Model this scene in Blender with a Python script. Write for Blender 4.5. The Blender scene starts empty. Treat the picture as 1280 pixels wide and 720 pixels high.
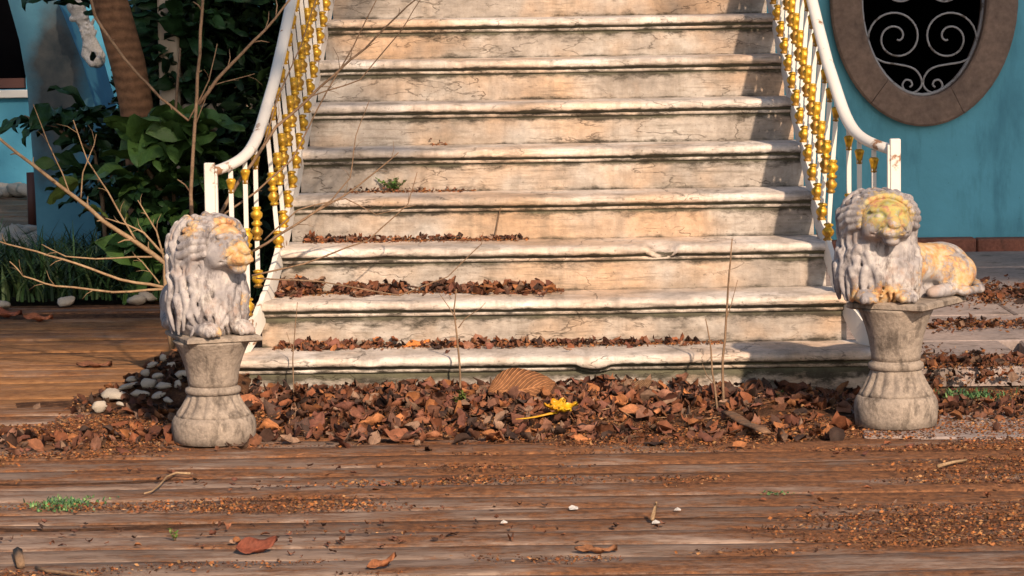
import bpy, math, random
import numpy as np
from mathutils import Vector, Matrix, noise as mn
random.seed(7); rng = np.random.default_rng(7)
PI = math.pi; R = math.radians
scn = bpy.context.scene; C = scn.collection

# ------------------------------------------------------------------ camera
F = 3664.0; CAM = Vector((0.0, -10.156, 1.412))
pitch = math.atan(366/F); yaw = math.atan(52/F); roll = R(0.85)
fwd = Vector((-math.sin(yaw)*math.cos(pitch), math.cos(yaw)*math.cos(pitch), -math.sin(pitch)))
rt = fwd.cross(Vector((0, 0, 1))).normalized(); up = rt.cross(fwd).normalized()
up2 = up*math.cos(roll)+rt*math.sin(roll); rt2 = rt*math.cos(roll)-up*math.sin(roll)
cd = bpy.data.cameras.new('camera'); cam = bpy.data.objects.new('camera', cd); C.objects.link(cam)
M = Matrix((rt2, up2, -fwd)).transposed().to_4x4(); M.translation = CAM
cam.matrix_world = M
cd.sensor_width = 36; cd.lens = F/1280*36; cd.clip_start = 0.1; cd.clip_end = 600
scn.camera = cam
# ------------------------------------------------------------------ light
AZ, EL = R(19), R(31)
SUN = Vector((math.sin(AZ)*math.cos(EL), -math.cos(AZ)*math.cos(EL), math.sin(EL)))
w = bpy.data.worlds.new('World'); scn.world = w; w.use_nodes = True
nt = w.node_tree; bg = nt.nodes['Background']; sk = nt.nodes.new('ShaderNodeTexSky')
sk.sky_type = 'NISHITA'; sk.sun_disc = False; sk.sun_elevation = EL
sk.sun_rotation = math.atan2(SUN.x, SUN.y)
sk.dust_density = 2.0
nt.links.new(sk.outputs[0], bg.inputs[0]); bg.inputs[1].default_value = 0.095
sl = bpy.data.lights.new('sun', 'SUN'); sl.energy = 5.0; sl.angle = R(0.9); sl.color = (1, .76, .545)
so = bpy.data.objects.new('sun', sl); C.objects.link(so)
so.rotation_euler = (-SUN).to_track_quat('-Z', 'Y').to_euler()
scn.view_settings.view_transform = 'Standard'; scn.view_settings.look = 'None'
scn.view_settings.exposure = 0.25; scn.view_settings.gamma = 1

# ------------------------------------------------------------------ helpers
def ray(x, y): return fwd + rt2*((x-640)/F) - up2*((y-360)/F)
def at(x, y, Y):
    d = ray(x, y); return CAM + d*((Y-CAM.y)/d.y)
def gr(x, y, z=0.0):
    d = ray(x, y); return CAM + d*((z-CAM.z)/d.z)

def tag(o, label=None, cat=None, group=None, kind=None):
    if label: o['label'] = label
    if cat: o['category'] = cat
    if group: o['group'] = group
    if kind: o['kind'] = kind
    return o
def thing(name, label, cat, loc=(0, 0, 0), rz=0, group=None):
    o = bpy.data.objects.new(name, None); C.objects.link(o); o.location = loc; o.rotation_euler = (0, 0, rz)
    return tag(o, label, cat, group)
def link(name, me, parent=None, loc=None, rot=None, sc=None):
    o = bpy.data.objects.new(name, me); C.objects.link(o)
    if parent: o.parent = parent
    if loc is not None: o.location = loc
    if rot is not None: o.rotation_euler = rot
    if sc is not None: o.scale = sc
    return o
def mesh(name, v, f, mat, smooth=False, attrs=None, uv=None):
    me = bpy.data.meshes.new(name); me.from_pydata([tuple(map(float, p)) for p in v], [], [tuple(map(int, q)) for q in f])
    if mat: me.materials.append(mat)
    if smooth: me.polygons.foreach_set('use_smooth', [True]*len(me.polygons))
    for k, a in (attrs or {}).items():
        a = np.asarray(a, dtype=np.float32)
        if a.ndim == 1:
            at_ = me.attributes.new(k, 'FLOAT', 'POINT'); at_.data.foreach_set('value', a)
        else:
            if a.shape[1] == 3: a = np.hstack([a, np.ones((len(a), 1), np.float32)])
            at_ = me.attributes.new(k, 'FLOAT_COLOR', 'POINT'); at_.data.foreach_set('color', a.ravel())
    if uv is not None:
        l = me.uv_layers.new(name='UVMap'); uv = np.asarray(uv, dtype=np.float32)
        idx = np.empty(len(me.loops), dtype=np.int32); me.loops.foreach_get('vertex_index', idx)
        l.data.foreach_set('uv', uv[idx].ravel())
    me.update(); return me
class MB:
    def __init__(s): s.v = []; s.f = []
    def add(s, v, f):
        n = len(s.v); s.v += [tuple(p) for p in v]; s.f += [tuple(i+n for i in q) for q in f]; return s
    def box(s, x0, x1, y0, y1, z0, z1, b=0):
        if b:
            # bevelled box: 24 verts
            vs = []; 
            for sx in (0, 1):
                for sy in (0, 1):
                    for sz in (0, 1):
                        X = (x0, x1)[sx]; Y = (y0, y1)[sy]; Z = (z0, z1)[sz]
                        dx = b*(1-2*sx); dy = b*(1-2*sy); dz = b*(1-2*sz)
                        vs += [(X, Y+dy, Z+dz), (X+dx, Y, Z+dz), (X+dx, Y+dy, Z)]
            def i(sx, sy, sz, k): return (sx*4+sy*2+sz)*3+k
            fs = [(i(0,0,0,0), i(0,0,1,0), i(0,1,1,0), i(0,1,0,0)), (i(1,0,0,0), i(1,1,0,0), i(1,1,1,0), i(1,0,1,0)),
                  (i(0,0,0,1), i(1,0,0,1), i(1,0,1,1), i(0,0,1,1)), (i(0,1,0,1), i(0,1,1,1), i(1,1,1,1), i(1,1,0,1)),
                  (i(0,0,0,2), i(0,1,0,2), i(1,1,0,2), i(1,0,0,2)), (i(0,0,1,2), i(1,0,1,2), i(1,1,1,2), i(0,1,1,2))]
            for a in (0, 1):
                for c in (0, 1):
                    fs.append((i(a,c,0,0), i(a,c,0,1), i(a,c,1,1), i(a,c,1,0)))
                    fs.append((i(a,0,c,0), i(a,0,c,2), i(a,1,c,2), i(a,1,c,0)))
                    fs.append((i(0,a,c,1), i(0,a,c,2), i(1,a,c,2), i(1,a,c,1)))
            for a in (0, 1):
                for c in (0, 1):
                    for e in (0, 1): fs.append((i(a,c,e,0), i(a,c,e,1), i(a,c,e,2)))
            return s.add(vs, fs)
        v = [(x, y, z) for x in (x0, x1) for y in (y0, y1) for z in (z0, z1)]
        return s.add(v, [(0,1,3,2), (4,6,7,5), (0,4,5,1), (2,3,7,6), (0,2,6,4), (1,5,7,3)])
    def tube(s, pts, rad, n=8, flat=1.0):
        pts = [Vector(p) for p in pts]; m = len(pts)
        if not hasattr(rad, '__len__'): rad = [rad]*m
        v = []; f = []; prev = None
        for i, p in enumerate(pts):
            t = (pts[min(i+1, m-1)]-pts[max(i-1, 0)]).normalized()
            a = prev if prev else (Vector((0, 0, 1)) if abs(t.z) < .9 else Vector((1, 0, 0)))
            u = (a - t*a.dot(t)).normalized(); prev = u; w_ = t.cross(u)
            for k in range(n):
                q = 2*PI*k/n; v.append(p + u*(math.cos(q)*rad[i]*flat) + w_*(math.sin(q)*rad[i]))
        for i in range(m-1):
            for k in range(n): f.append((i*n+k, i*n+(k+1) % n, (i+1)*n+(k+1) % n, (i+1)*n+k))
        f.append(tuple(range(n-1, -1, -1))); f.append(tuple((m-1)*n+k for k in range(n)))
        return s.add(v, f)
    def lathe(s, prof, n=24, fl=None, nf=16):
        v = []; f = []; m = len(prof)
        for i, (r, z) in enumerate(prof):
            a = fl[i] if fl else 0
            for k in range(n):
                q = 2*PI*k/n; rr = r*(1+a*(abs(math.cos(q*nf/2))-.6)); v.append((rr*math.cos(q), rr*math.sin(q), z))
        for i in range(m-1):
            for k in range(n): f.append((i*n+k, i*n+(k+1) % n, (i+1)*n+(k+1) % n, (i+1)*n+k))
        f.append(tuple(range(n-1, -1, -1))); f.append(tuple((m-1)*n+k for k in range(n)))
        return s.add(v, f)
    def prism(s, poly, y0, y1):      # poly of (x,z), extruded along y
        n = len(poly); v = [(x, y0, z) for x, z in poly]+[(x, y1, z) for x, z in poly]
        f = [tuple(range(n)), tuple(range(2*n-1, n-1, -1))]+[(i, i+n, (i+1) % n+n, (i+1) % n) for i in range(n)]
        return s.add(v, f)
    def mesh(s, name, mat, smooth=False): return mesh(name, s.v, s.f, mat, smooth)
    def build(s, name, mat, parent=None, smooth=False, **k): return link(name, s.mesh(name, mat, smooth), parent, **k)
def fbm(p, sc=1, o=3): return mn.fractal(Vector(p)*sc, 1.0, 2.0, o)

# ------------------------------------------------------------------ materials
class NT:
    def __init__(s, name):
        s.m = bpy.data.materials.new(name); s.m.use_nodes = True; s.t = s.m.node_tree
        s.b = s.t.nodes['Principled BSDF']; s.tc = s.t.nodes.new('ShaderNodeTexCoord')
    def n(s, ty, **k):
        nd = s.t.nodes.new(ty)
        for a, b in k.items(): setattr(nd, a, b)
        return nd
    def l(s, a, b): s.t.links.new(a, b)
    def vec(s, sc=(1, 1, 1), src='Object', rnd=False):
        mp = s.n('ShaderNodeMapping'); s.l(s.tc.outputs[src], mp.inputs[0]); mp.inputs['Scale'].default_value = sc
        if rnd:
            oi = s.n('ShaderNodeObjectInfo'); mu = s.n('ShaderNodeMath', operation='MULTIPLY'); s.l(oi.outputs['Random'], mu.inputs[0]); mu.inputs[1].default_value = 57
            s.l(mu.outputs[0], mp.inputs['Location'])
        return mp.outputs[0]
    def noise(s, v, scale, detail=6, rough=.6, dist=0):
        nd = s.n('ShaderNodeTexNoise'); s.l(v, nd.inputs['Vector']); nd.inputs['Scale'].default_value = scale
        nd.inputs['Detail'].default_value = detail; nd.inputs['Roughness'].default_value = rough; nd.inputs['Distortion'].default_value = dist
        return nd.outputs[0]
    def vor(s, v, scale, feat='DISTANCE_TO_EDGE'):
        nd = s.n('ShaderNodeTexVoronoi', feature=feat); s.l(v, nd.inputs['Vector']); nd.inputs['Scale'].default_value = scale; return nd.outputs[0]
    def ramp(s, f, *st):
        nd = s.n('ShaderNodeValToRGB'); s.l(f, nd.inputs[0]); e = nd.color_ramp.elements
        while len(e) < len(st): e.new(.5)
        for el, (p, c) in zip(e, st):
            el.position = p; el.color = (c, c, c, 1) if isinstance(c, (int, float)) else (*c, 1)
        return nd.outputs[0]
    def mix(s, f, a, b, mode='MIX'):
        nd = s.n('ShaderNodeMix', data_type='RGBA', blend_type=mode)
        for q, i in ((f, 0), (a, 6), (b, 7)):
            if isinstance(q, (int, float)): nd.inputs[i].default_value = q
            elif isinstance(q, tuple): nd.inputs[i].default_value = (*q, 1)
            else: s.l(q, nd.inputs[i])
        return nd.outputs[2]
    def math(s, op, a, b=0.0):
        nd = s.n('ShaderNodeMath', operation=op)
        for q, i in ((a, 0), (b, 1)):
            if isinstance(q, (int, float)): nd.inputs[i].default_value = q
            else: s.l(q, nd.inputs[i])
        return nd.outputs[0]
    def attr(s, nm, out='Fac'):
        nd = s.n('ShaderNodeAttribute', attribute_name=nm); return nd.outputs[out]
    def warp(s, v, scale, amt):
        nd = s.n('ShaderNodeTexNoise'); s.l(v, nd.inputs['Vector']); nd.inputs['Scale'].default_value = scale
        sb = s.n('ShaderNodeVectorMath', operation='SUBTRACT'); s.l(nd.outputs[1], sb.inputs[0]); sb.inputs[1].default_value = (.5, .5, .5)
        sc = s.n('ShaderNodeVectorMath', operation='SCALE'); s.l(sb.outputs[0], sc.inputs[0]); sc.inputs['Scale'].default_value = amt
        ad = s.n('ShaderNodeVectorMath', operation='ADD'); s.l(v, ad.inputs[0]); s.l(sc.outputs[0], ad.inputs[1]); return ad.outputs[0]
    def fin(s, col, rough=.7, bump=None, strength=.4, dist=.005, metal=0, spec=None):
        if isinstance(col, tuple): s.b.inputs['Base Color'].default_value = (*col, 1)
        else: s.l(col, s.b.inputs['Base Color'])
        if isinstance(rough, (int, float)): s.b.inputs['Roughness'].default_value = rough
        else: s.l(rough, s.b.inputs['Roughness'])
        s.b.inputs['Metallic'].default_value = metal
        if spec is not None: s.b.inputs['Specular IOR Level'].default_value = spec
        if bump is not None:
            bp = s.n('ShaderNodeBump'); bp.inputs['Strength'].default_value = strength; bp.inputs['Distance'].default_value = dist
            s.l(bump, bp.inputs['Height']); s.l(bp.outputs[0], s.b.inputs['Normal'])
        return s.m

def step_stone(name, riser):
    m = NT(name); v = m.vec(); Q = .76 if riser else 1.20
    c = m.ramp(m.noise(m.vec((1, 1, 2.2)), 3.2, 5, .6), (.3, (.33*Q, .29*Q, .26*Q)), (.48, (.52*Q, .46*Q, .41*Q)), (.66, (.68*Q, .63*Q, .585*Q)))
    # warm iron-coloured wash in broad patches
    c = m.mix(m.math('MULTIPLY', m.ramp(m.noise(v, 1.7, 4), (.48, 0), (.64, 1)), .5), c, (.62, .37, .19))
    # long horizontal grime streaks
    st = m.ramp(m.noise(m.vec((1.6, 1, 22)), 3.5, 7, .68), (.50, 0), (.64, 1))
    pt = m.ramp(m.noise(v, 2.6, 4), (.42, 0), (.62, 1))
    c = m.mix(m.math('MULTIPLY', m.math('MULTIPLY', st, pt), .62), c, (.15, .125, .095))
    # vertical run marks
    vr = m.ramp(m.noise(m.vec((7, 1, .7)), 2.0, 6, .7), (.52, 0), (.68, 1)); c = m.mix(m.math('MULTIPLY', vr, .42), c, (.20, .165, .13))
    bl = m.ramp(m.noise(m.vec((1, 1, 3)), 4.2, 8, .75), (.53, 0), (.66, 1)); c = m.mix(m.math('MULTIPLY', bl, .5), c, (.23, .19, .145))
    # black mould and nosing shadow, painted together into the joints
    g = m.attr('grime_shade')
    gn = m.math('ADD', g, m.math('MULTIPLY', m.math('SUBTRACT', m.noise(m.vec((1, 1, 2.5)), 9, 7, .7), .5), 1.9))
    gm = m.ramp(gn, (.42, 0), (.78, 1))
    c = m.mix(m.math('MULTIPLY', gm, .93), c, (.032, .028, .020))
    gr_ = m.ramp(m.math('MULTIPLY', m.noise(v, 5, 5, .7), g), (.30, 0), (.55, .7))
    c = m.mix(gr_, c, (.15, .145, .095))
    # hairline cracks
    cv = m.warp(m.warp(m.vec((2.6, 1, 8)), 2.5, .7), 11, .16)
    e = m.ramp(m.vor(cv, 1.0), (0, 1), (.015, 0))
    keep = m.ramp(m.noise(v, 3.1, 3), (.47, 0), (.55, 1))
    cr = m.math('MULTIPLY', e, keep)
    c = m.mix(m.math('MULTIPLY', cr, .62), c, (.06, .048, .035))
    sp = m.ramp(m.noise(v, 60, 3, .6), (.64, 0), (.70, 1))
    c = m.mix(m.math('MULTIPLY', sp, .55), c, (.12, .10, .075))
    c = m.mix(.5, c, m.mix(1, c, m.ramp(m.noise(v, 38, 5, .7), (.3, .55), (.7, 1.25)), 'MULTIPLY'))
    h = m.math('SUBTRACT', m.math('ADD', m.noise(m.vec((1, 1, 2)), 30, 8, .7), m.math('MULTIPLY', m.noise(v, 5, 3), 1.2)), m.math('MULTIPLY', cr, 1.2))
    h = m.math('SUBTRACT', h, m.math('MULTIPLY', gm, .4))
    return m.fin(c, .72, h, .55, .006, spec=.25)
def wood_mat(name, base, dark, light, dirt=.5):
    m = NT(name); geo = m.n('ShaderNodeNewGeometry').outputs['Position']
    def gm(sc):
        g = m.n('ShaderNodeMapping'); m.l(geo, g.inputs[0]); g.inputs['Scale'].default_value = sc; return g.outputs[0]
    a = m.noise(m.warp(gm((2.2, 10, 8)), .7, 1.1), 1.5, 10, .74)
    c = m.ramp(a, (.30, dark), (.5, base), (.70, light))
    oi = m.n('ShaderNodeObjectInfo').outputs['Random']
    c = m.mix(1, c, m.ramp(oi, (0, .80), (1, 1.12)), 'MULTIPLY')
    c = m.mix(m.ramp(m.noise(gm((1, 2.2, 1)), 1.6, 6, .65), (.42, 0), (.62, .7)), c, tuple(x*.52 for x in base))
    fine = m.noise(gm((4, 95, 20)), 1.5, 7, .72)
    f = m.ramp(fine, (.53, 0), (.66, 1)); c = m.mix(m.math('MULTIPLY', f, .7), c, tuple(x*.38 for x in dark))
    sep = m.n('ShaderNodeSeparateXYZ'); m.l(geo, sep.inputs[0]); Y_ = sep.outputs[1]; X_ = sep.outputs[0]
    near = m.math('MULTIPLY', m.ramp(m.math('ADD', m.math('MULTIPLY', Y_, .5), 1.6), (.05, 0), (1, 1)), .07)
    rgt = m.math('MULTIPLY', m.ramp(m.math('ADD', m.math('MULTIPLY', X_, .5), .3), (0, 0), (.7, 1)), .055)
    dn = m.math('ADD', m.math('ADD', m.noise(gm((1.0, 2.6, 1)), 1.7, 12, .80), near), rgt)
    dm = m.math('MULTIPLY', m.ramp(dn, (.49, 0), (.60, 1)), dirt)
    dc = m.ramp(m.noise(geo, 34, 7, .78), (.34, (.055, .028, .018)), (.5, (.22, .092, .040)), (.66, (.40, .18, .075)))
    c = m.mix(dm, c, dc)
    # sandy orange soil trodden over the boards beside the stairs
    sm = m.math('MULTIPLY', m.ramp(m.math('ADD', Y_, .5), (.15, 0), (.75, 1)), m.ramp(m.noise(gm((.8, 2, 1)), 1.2, 7, .7), (.36, 0), (.52, .92)))
    sm = m.math('MULTIPLY', sm, m.ramp(m.math('SUBTRACT', 3.1, Y_), (.0, 0), (.5, 1)))
    c = m.mix(sm, c, m.ramp(m.noise(geo, 18, 7, .75), (.35, (.22, .105, .045)), (.62, (.42, .215, .095))))
    h = m.math('ADD', a, m.math('MULTIPLY', fine, -.9))
    h = m.math('ADD', h, m.math('MULTIPLY', m.noise(geo, 60, 6, .75), m.math('MULTIPLY', dm, 1.6)))
    return m.fin(c, .85, h, .75, .008, spec=.12)
def paint(name, base, chip, amt=.58, rough=.5, sc=9):
    m = NT(name); v = m.vec()
    n1 = m.noise(v, sc, 7, .65); c = m.mix(m.ramp(m.noise(v, 3, 4), (.3, 0), (.7, .25)), base, tuple(x*.7 for x in base))
    k = m.ramp(n1, (amt, 0), (amt+.04, 1)); c = m.mix(k, c, chip)
    return m.fin(c, rough, m.math('SUBTRACT', m.noise(v, 40, 3), m.math('MULTIPLY', k, .8)), .25, .003)
def wall_paint(name, col, stain, amt=.6):
    m = NT(name); v = m.vec()
    c = m.ramp(m.noise(v, 1.3, 6, .6), (.3, tuple(x*.72 for x in col)), (.7, tuple(min(1, x*1.15) for x in col)))
    s1 = m.ramp(m.noise(m.vec((3, 3, .7)), 1.6, 7, .7), (amt-.06, 0), (amt+.1, .8)); c = m.mix(s1, c, stain)
    sp = m.ramp(m.noise(v, 24, 4, .6), (.68, 0), (.73, .7)); c = m.mix(sp, c, tuple(x*.55 for x in col))
    return m.fin(c, .75, m.math('ADD', m.noise(v, 14, 8, .7), m.noise(v, 2, 2)), .35, .008, spec=.2)
def stone(name, a, b, dark, sc=8, amt=.55, bs=.6):
    m = NT(name); v = m.vec()
    c = m.ramp(m.noise(v, sc, 7, .65), (.3, b), (.65, a))
    k = m.ramp(m.noise(m.vec((1, 1, .45)), sc*1.7, 8, .7), (amt, 0), (amt+.12, 1)); c = m.mix(m.math('MULTIPLY', k, .75), c, dark)
    c = m.mix(.6, c, m.mix(1, c, m.ramp(m.noise(v, sc*9, 4, .7), (.3, .5), (.7, 1.3)), 'MULTIPLY'))
    return m.fin(c, .85, m.math('ADD', m.noise(v, sc*6, 8, .72), m.math('MULTIPLY', m.noise(v, sc, 3), .8)), bs, .006, spec=.15)
def vcol(name, rough=.7, sheen=0, bs=.3, veins=True, trans=0):
    m = NT(name); c = m.attr('col', 'Color'); v = m.vec()
    c = m.mix(1, c, m.ramp(m.noise(v, 60, 5, .7), (.3, .62), (.7, 1.35)), 'MULTIPLY')
    h = m.noise(v, 90, 4)
    if veins:
        uv = m.tc.outputs['UV']; sx = m.n('ShaderNodeSeparateXYZ'); m.l(uv, sx.inputs[0])
        ax = m.math('ABSOLUTE', m.math('SUBTRACT', sx.outputs[1], .5))
        ph = m.math('SINE', m.math('MULTIPLY', m.math('SUBTRACT', sx.outputs[0], m.math('MULTIPLY', ax, .7)), 62))
        vn = m.ramp(ph, (.80, 0), (1, 1)); mid = m.ramp(ax, (0, 1), (.035, 0)); vv = m.math('MAXIMUM', m.math('MULTIPLY', vn, .6), mid)
        c = m.mix(m.math('MULTIPLY', vv, .40), c, m.mix(1, c, (1.9, 1.7, 1.4), 'MULTIPLY')); h = m.math('ADD', h, vv)
    return m.fin(c, rough, h, bs, .004, spec=.3)

MT = {}
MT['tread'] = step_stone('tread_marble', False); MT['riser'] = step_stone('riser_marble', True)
MT['deck'] = wood_mat('deck_wood', (.375, .272, .215), (.23, .16, .125), (.50, .375, .305), .92)
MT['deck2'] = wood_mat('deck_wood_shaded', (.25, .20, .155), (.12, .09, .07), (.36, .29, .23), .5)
MT['white'] = paint('white_paint', (.76, .73, .68), (.28, .15, .08), .60)
MT['gold'] = (lambda m: m.fin(m.mix(m.ramp(m.noise(m.vec(), 30, 5), (.42, 0), (.60, .9)), (.72, .42, .03), (.24, .12, .02)), m.ramp(m.noise(m.vec(), 20, 4), (.3, .28), (.7, .5)), m.noise(m.vec(), 50, 3),   .2, .002, metal=.4))(NT('gold_paint'))
MT['blue'] = wall_paint('blue_wall_paint', (.13, .42, .565), (.075, .25, .35), .57)
MT['blue_pale'] = wall_paint('pale_blue_paint', (.085, .34, .50), (.13, .18, .20), .66)
MT['pier_face'] = wall_paint('stained_blue_paint', (.10, .27, .36), (.065, .07, .072), .49)
MT['oval'] = stone('brown_stone', (.27, .19, .15), (.17, .125, .105), (.09, .07, .06), 3, .6, .4)
MT['brick'] = stone('red_kerb', (.30, .125, .09), (.18, .08, .06), (.06, .05, .045), 7, .58)
MT['ped'] = stone('cast_stone', (.40, .335, .28), (.26, .22, .19), (.08, .065, .055), 9, .51, .9)
MT['slab'] = stone('paving_stone', (.40, .32, .29), (.25, .215, .21), (.12, .095, .08), 3.5, .54)
MT['pebble'] = stone('white_pebble', (.55, .50, .43), (.36, .31, .26), (.25, .2, .16), 14, .62, .4)
MT['black'] = NT('dark_interior').fin((.003, .003, .004), .9, spec=0)
MT['soil'] = (lambda m: m.fin(m.ramp(m.noise(m.vec(), 24, 8, .75), (.3, (.035, .022, .015)), (.5, (.12, .06, .035)), (.68, (.30, .15, .075))), .95, m.noise(m.vec(), 40, 8, .8), 1, .02, spec=.1))(NT('rotted_mulch'))
MT['earth'] = (lambda m: m.fin(m.ramp(m.noise(m.vec(), 2, 8, .7), (.3, (.05, .04, .028)), (.7, (.11, .08, .055))), .95, m.noise(m.vec(), 20, 6), .6, .02, spec=.1))(NT('earth'))
def rib_mat():
    m = NT('ribbed_dead_leaf'); c = m.attr('col', 'Color'); sx = m.n('ShaderNodeSeparateXYZ'); m.l(m.tc.outputs['UV'], sx.inputs[0])
    ax = m.math('ABSOLUTE', m.math('SUBTRACT', sx.outputs[1], .5)); ph = m.math('SINE', m.math('MULTIPLY', m.math('SUBTRACT', sx.outputs[0], m.math('MULTIPLY', ax, .8)), 80))
    vv = m.math('MAXIMUM', m.ramp(ph, (.2, 0), (1, 1)), m.ramp(ax, (0, 1), (.03, 0)))
    c = m.mix(vv, m.mix(1, c, (.55, .5, .45), 'MULTIPLY'), m.mix(1, c, (1.5, 1.4, 1.25), 'MULTIPLY')); c = m.mix(1, c, m.ramp(m.noise(m.vec(), 40, 6, .7), (.3, .6), (.7, 1.3)), 'MULTIPLY')
    return m.fin(c, .75, vv, .8, .006, spec=.2)
MT['rib'] = rib_mat()
MT['litter'] = vcol('dead_leaves', .75); MT['crumb'] = vcol('leaf_crumbs', .85, veins=False)
MT['green'] = vcol('green_leaves', .38); MT['blade'] = vcol('grass_blades', .6, veins=False)
def bark(name, a, b, ring=40):
    m = NT(name); v = m.vec((1, 1, 1)); 
    wv = m.n('ShaderNodeTexWave', wave_type='BANDS', bands_direction='Z'); m.l(m.vec(), wv.inputs[0]); wv.inputs['Scale'].default_value = ring/6.0; wv.inputs['Distortion'].default_value = 5; wv.inputs['Detail'].default_value = 4
    k = m.math('ADD', m.math('MULTIPLY', wv.outputs['Fac'], .13), m.math('ADD', m.math('MULTIPLY', m.noise(v, 26, 9, .78), .6), m.math('MULTIPLY', m.noise(v, 5, 4), .27)))
    return m.fin(m.ramp(k, (.3, b), (.62, a)), .85, k, .9, .012, spec=.15)
MT['bark'] = bark('ringed_bark', (.33, .17, .09), (.08, .042, .026)); MT['twig'] = stone('twig_bark', (.30, .20, .13), (.17, .11, .07), (.07, .05, .035), 14, .55, .4)
MT['pale_twig'] = stone('pale_twig_bark', (.40, .28, .17), (.24, .15, .085), (.10, .07, .05), 14, .58, .4)
MT['cream'] = wall_paint('cream_plaster', (.66, .54, .42), (.3, .24, .18), .55)
MT['white_stucco'] = stone('white_stucco', (.72, .70, .68), (.50, .48, .47), (.16, .14, .13), 14, .56, .8)
MT['brown_frame'] = NT('brown_paint').fin((.10, .035, .025), .6)
MT['iron'] = paint('grey_iron_paint', (.36, .36, .38), (.14, .12, .11), .56)
def lion_mat():
    m = NT('weathered_marble'); v = m.vec(); c = m.ramp(m.noise(v, 12, 7, .65), (.3, (.21, .20, .22)), (.5, (.39, .365, .37)), (.68, (.62, .58, .55)))
    k = m.ramp(m.noise(m.vec((1, 1, .35)), 26, 9, .75), (.49, 0), (.60, 1)); c = m.mix(m.math('MULTIPLY', k, .8), c, (.115, .10, .105))
    k2 = m.ramp(m.noise(v, 9, 6, .7), (.55, 0), (.66, .6)); c = m.mix(k2, c, (.36, .25, .20))
    l = m.attr('lichen'); ln = m.math('ADD', m.math('MULTIPLY', l, 1.25), m.math('MULTIPLY', m.math('SUBTRACT', m.noise(v, 30, 10, .82), .5), 2.9))
    lm = m.ramp(ln, (.44, 0), (.72, 1))
    lc = m.mix(m.attr('moss'), m.ramp(m.noise(v, 40, 4), (.35, (.52, .22, .07)), (.5, (.66, .40, .14)), (.65, (.60, .50, .36))), m.ramp(m.noise(v, 33, 4), (.36, (.36, .13, .06)), (.47, (.52, .38, .06)), (.56, (.34, .38, .08)), (.66, (.40, .38, .33))))
    c = m.mix(m.math('MULTIPLY', lm, .78), c, lc)
    return m.fin(c, .75, m.math('ADD', m.noise(v, 45, 8, .72), m.math('MULTIPLY', lm, .4)), .7, .004, spec=.2)
MT['lion'] = lion_mat()

# ------------------------------------------------------------------ ground
g = MB(); g.box(-150, 150, -60, 240, -.6, -.045); o = g.build('ground', MT['earth']); tag(o, 'dark bare earth under and around the deck', kind='structure')
RISE, GO, NST = .165, .30, 18
WALLY = 5.42
# timber deck, boards run left to right
deck = bpy.data.objects.new('timber_deck', None); C.objects.link(deck); tag(deck, 'weathered timber deck of wide boards running across the picture', kind='structure')
def board_mesh(L, W, mat, seed):
    n = 14 if L < 4 else 36; v = []; f = []; prof = [(0, -.03), (.001, -.004), (.006, -.0005), (W*.33, .0), (W*.66, .0), (W-.006, -.0005), (W-.001, -.004), (W, -.03)]
    for i in range(n+1):
        x = L*i/n
        for j, (y, z) in enumerate(prof):
            e = fbm((x*1.3, seed*7.1+j*.35, 0), 1, 3)
            v.append((x, y+(fbm((x*3, seed*3.3+(j > 3)*5, 2), 1, 2)*.004 if j not in (3, 4) else 0), z+(e*.007 if j not in (0, 7) else 0)))
    p = len(prof)
    for i in range(n):
        for j in range(p-1): f.append((i*p+j, (i+1)*p+j, (i+1)*p+j+1, i*p+j+1))
    f.append(tuple(range(p))); f.append(tuple(n*p+j for j in range(p-1, -1, -1)))
    return mesh('board', v, f, mat, True)
widths = [.155, .19, .225]
bm_long = {k: board_mesh(9.4, widths[k], MT['deck'], 40+k*3) for k in range(3)}
bm_cache = {(k, q): board_mesh(2.6, widths[k], MT[q], k*5+len(q)) for k in range(3) for q in ('deck', 'deck2')}
def rows(y0, y1, x0, x1, q='deck'):
    y = y0; 
    while y < y1-.08:
        k = random.randrange(3); x = x0-random.uniform(0, 1.6) if x0 < -3 else x0
        dz = random.uniform(-.005, .003)
        if x1 < 0:                      # butt against the right end
            xs = []; xe = x1+random.uniform(-.02, .02)
            while xe > x0: xs.append((xe-2.6, 1)); xe -= 2.607
        else:
            xs = []; xx = x
            while xx < x1:
                Lr = min(2.6, x1-xx) if x1 < 3 else 2.6
                if Lr > .3: xs.append((xx, Lr/2.6))
                xx += 2.607
        if x1 > 0:
            link('board', bm_long[k], deck, (-4.6+random.uniform(-.2, .2) if x1 > 3 else -4.4, y, dz), (random.uniform(-.012, .012), 0, random.uniform(-.0015, .0015) if x1 > 3 else 0), (1 if x1 > 3 else .59, 1, 1)); xs = []
        for xx, s in xs:
            link('board', bm_cache[(k, q)], deck, (xx, y, dz+random.uniform(-.002, .002)), (random.uniform(-.012, .012), 0, random.uniform(-.0015, .0015)), (s, 1, 1))
        y += widths[k]+random.uniform(.003, .009)
    return y
ye = rows(-3.9, -1.02, -4.2, 4.6)
ye2 = rows(ye, -.05, -4.2, 1.2)
ye3 = rows(ye2, 3.5, -4.4, -1.14)
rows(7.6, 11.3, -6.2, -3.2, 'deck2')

db = MB(); db.box(-4.6, 4.8, -4.1, -.93, -.04, -.0065); db.box(-4.6, -1.13, -.925, 3.5, -.04, -.007); db.box(-1.125, .95, -.925, -.03, -.04, -.0065)
fl = db.build('joint_dirt', MT['soil'], deck); fl['kind'] = 'stuff'
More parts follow.
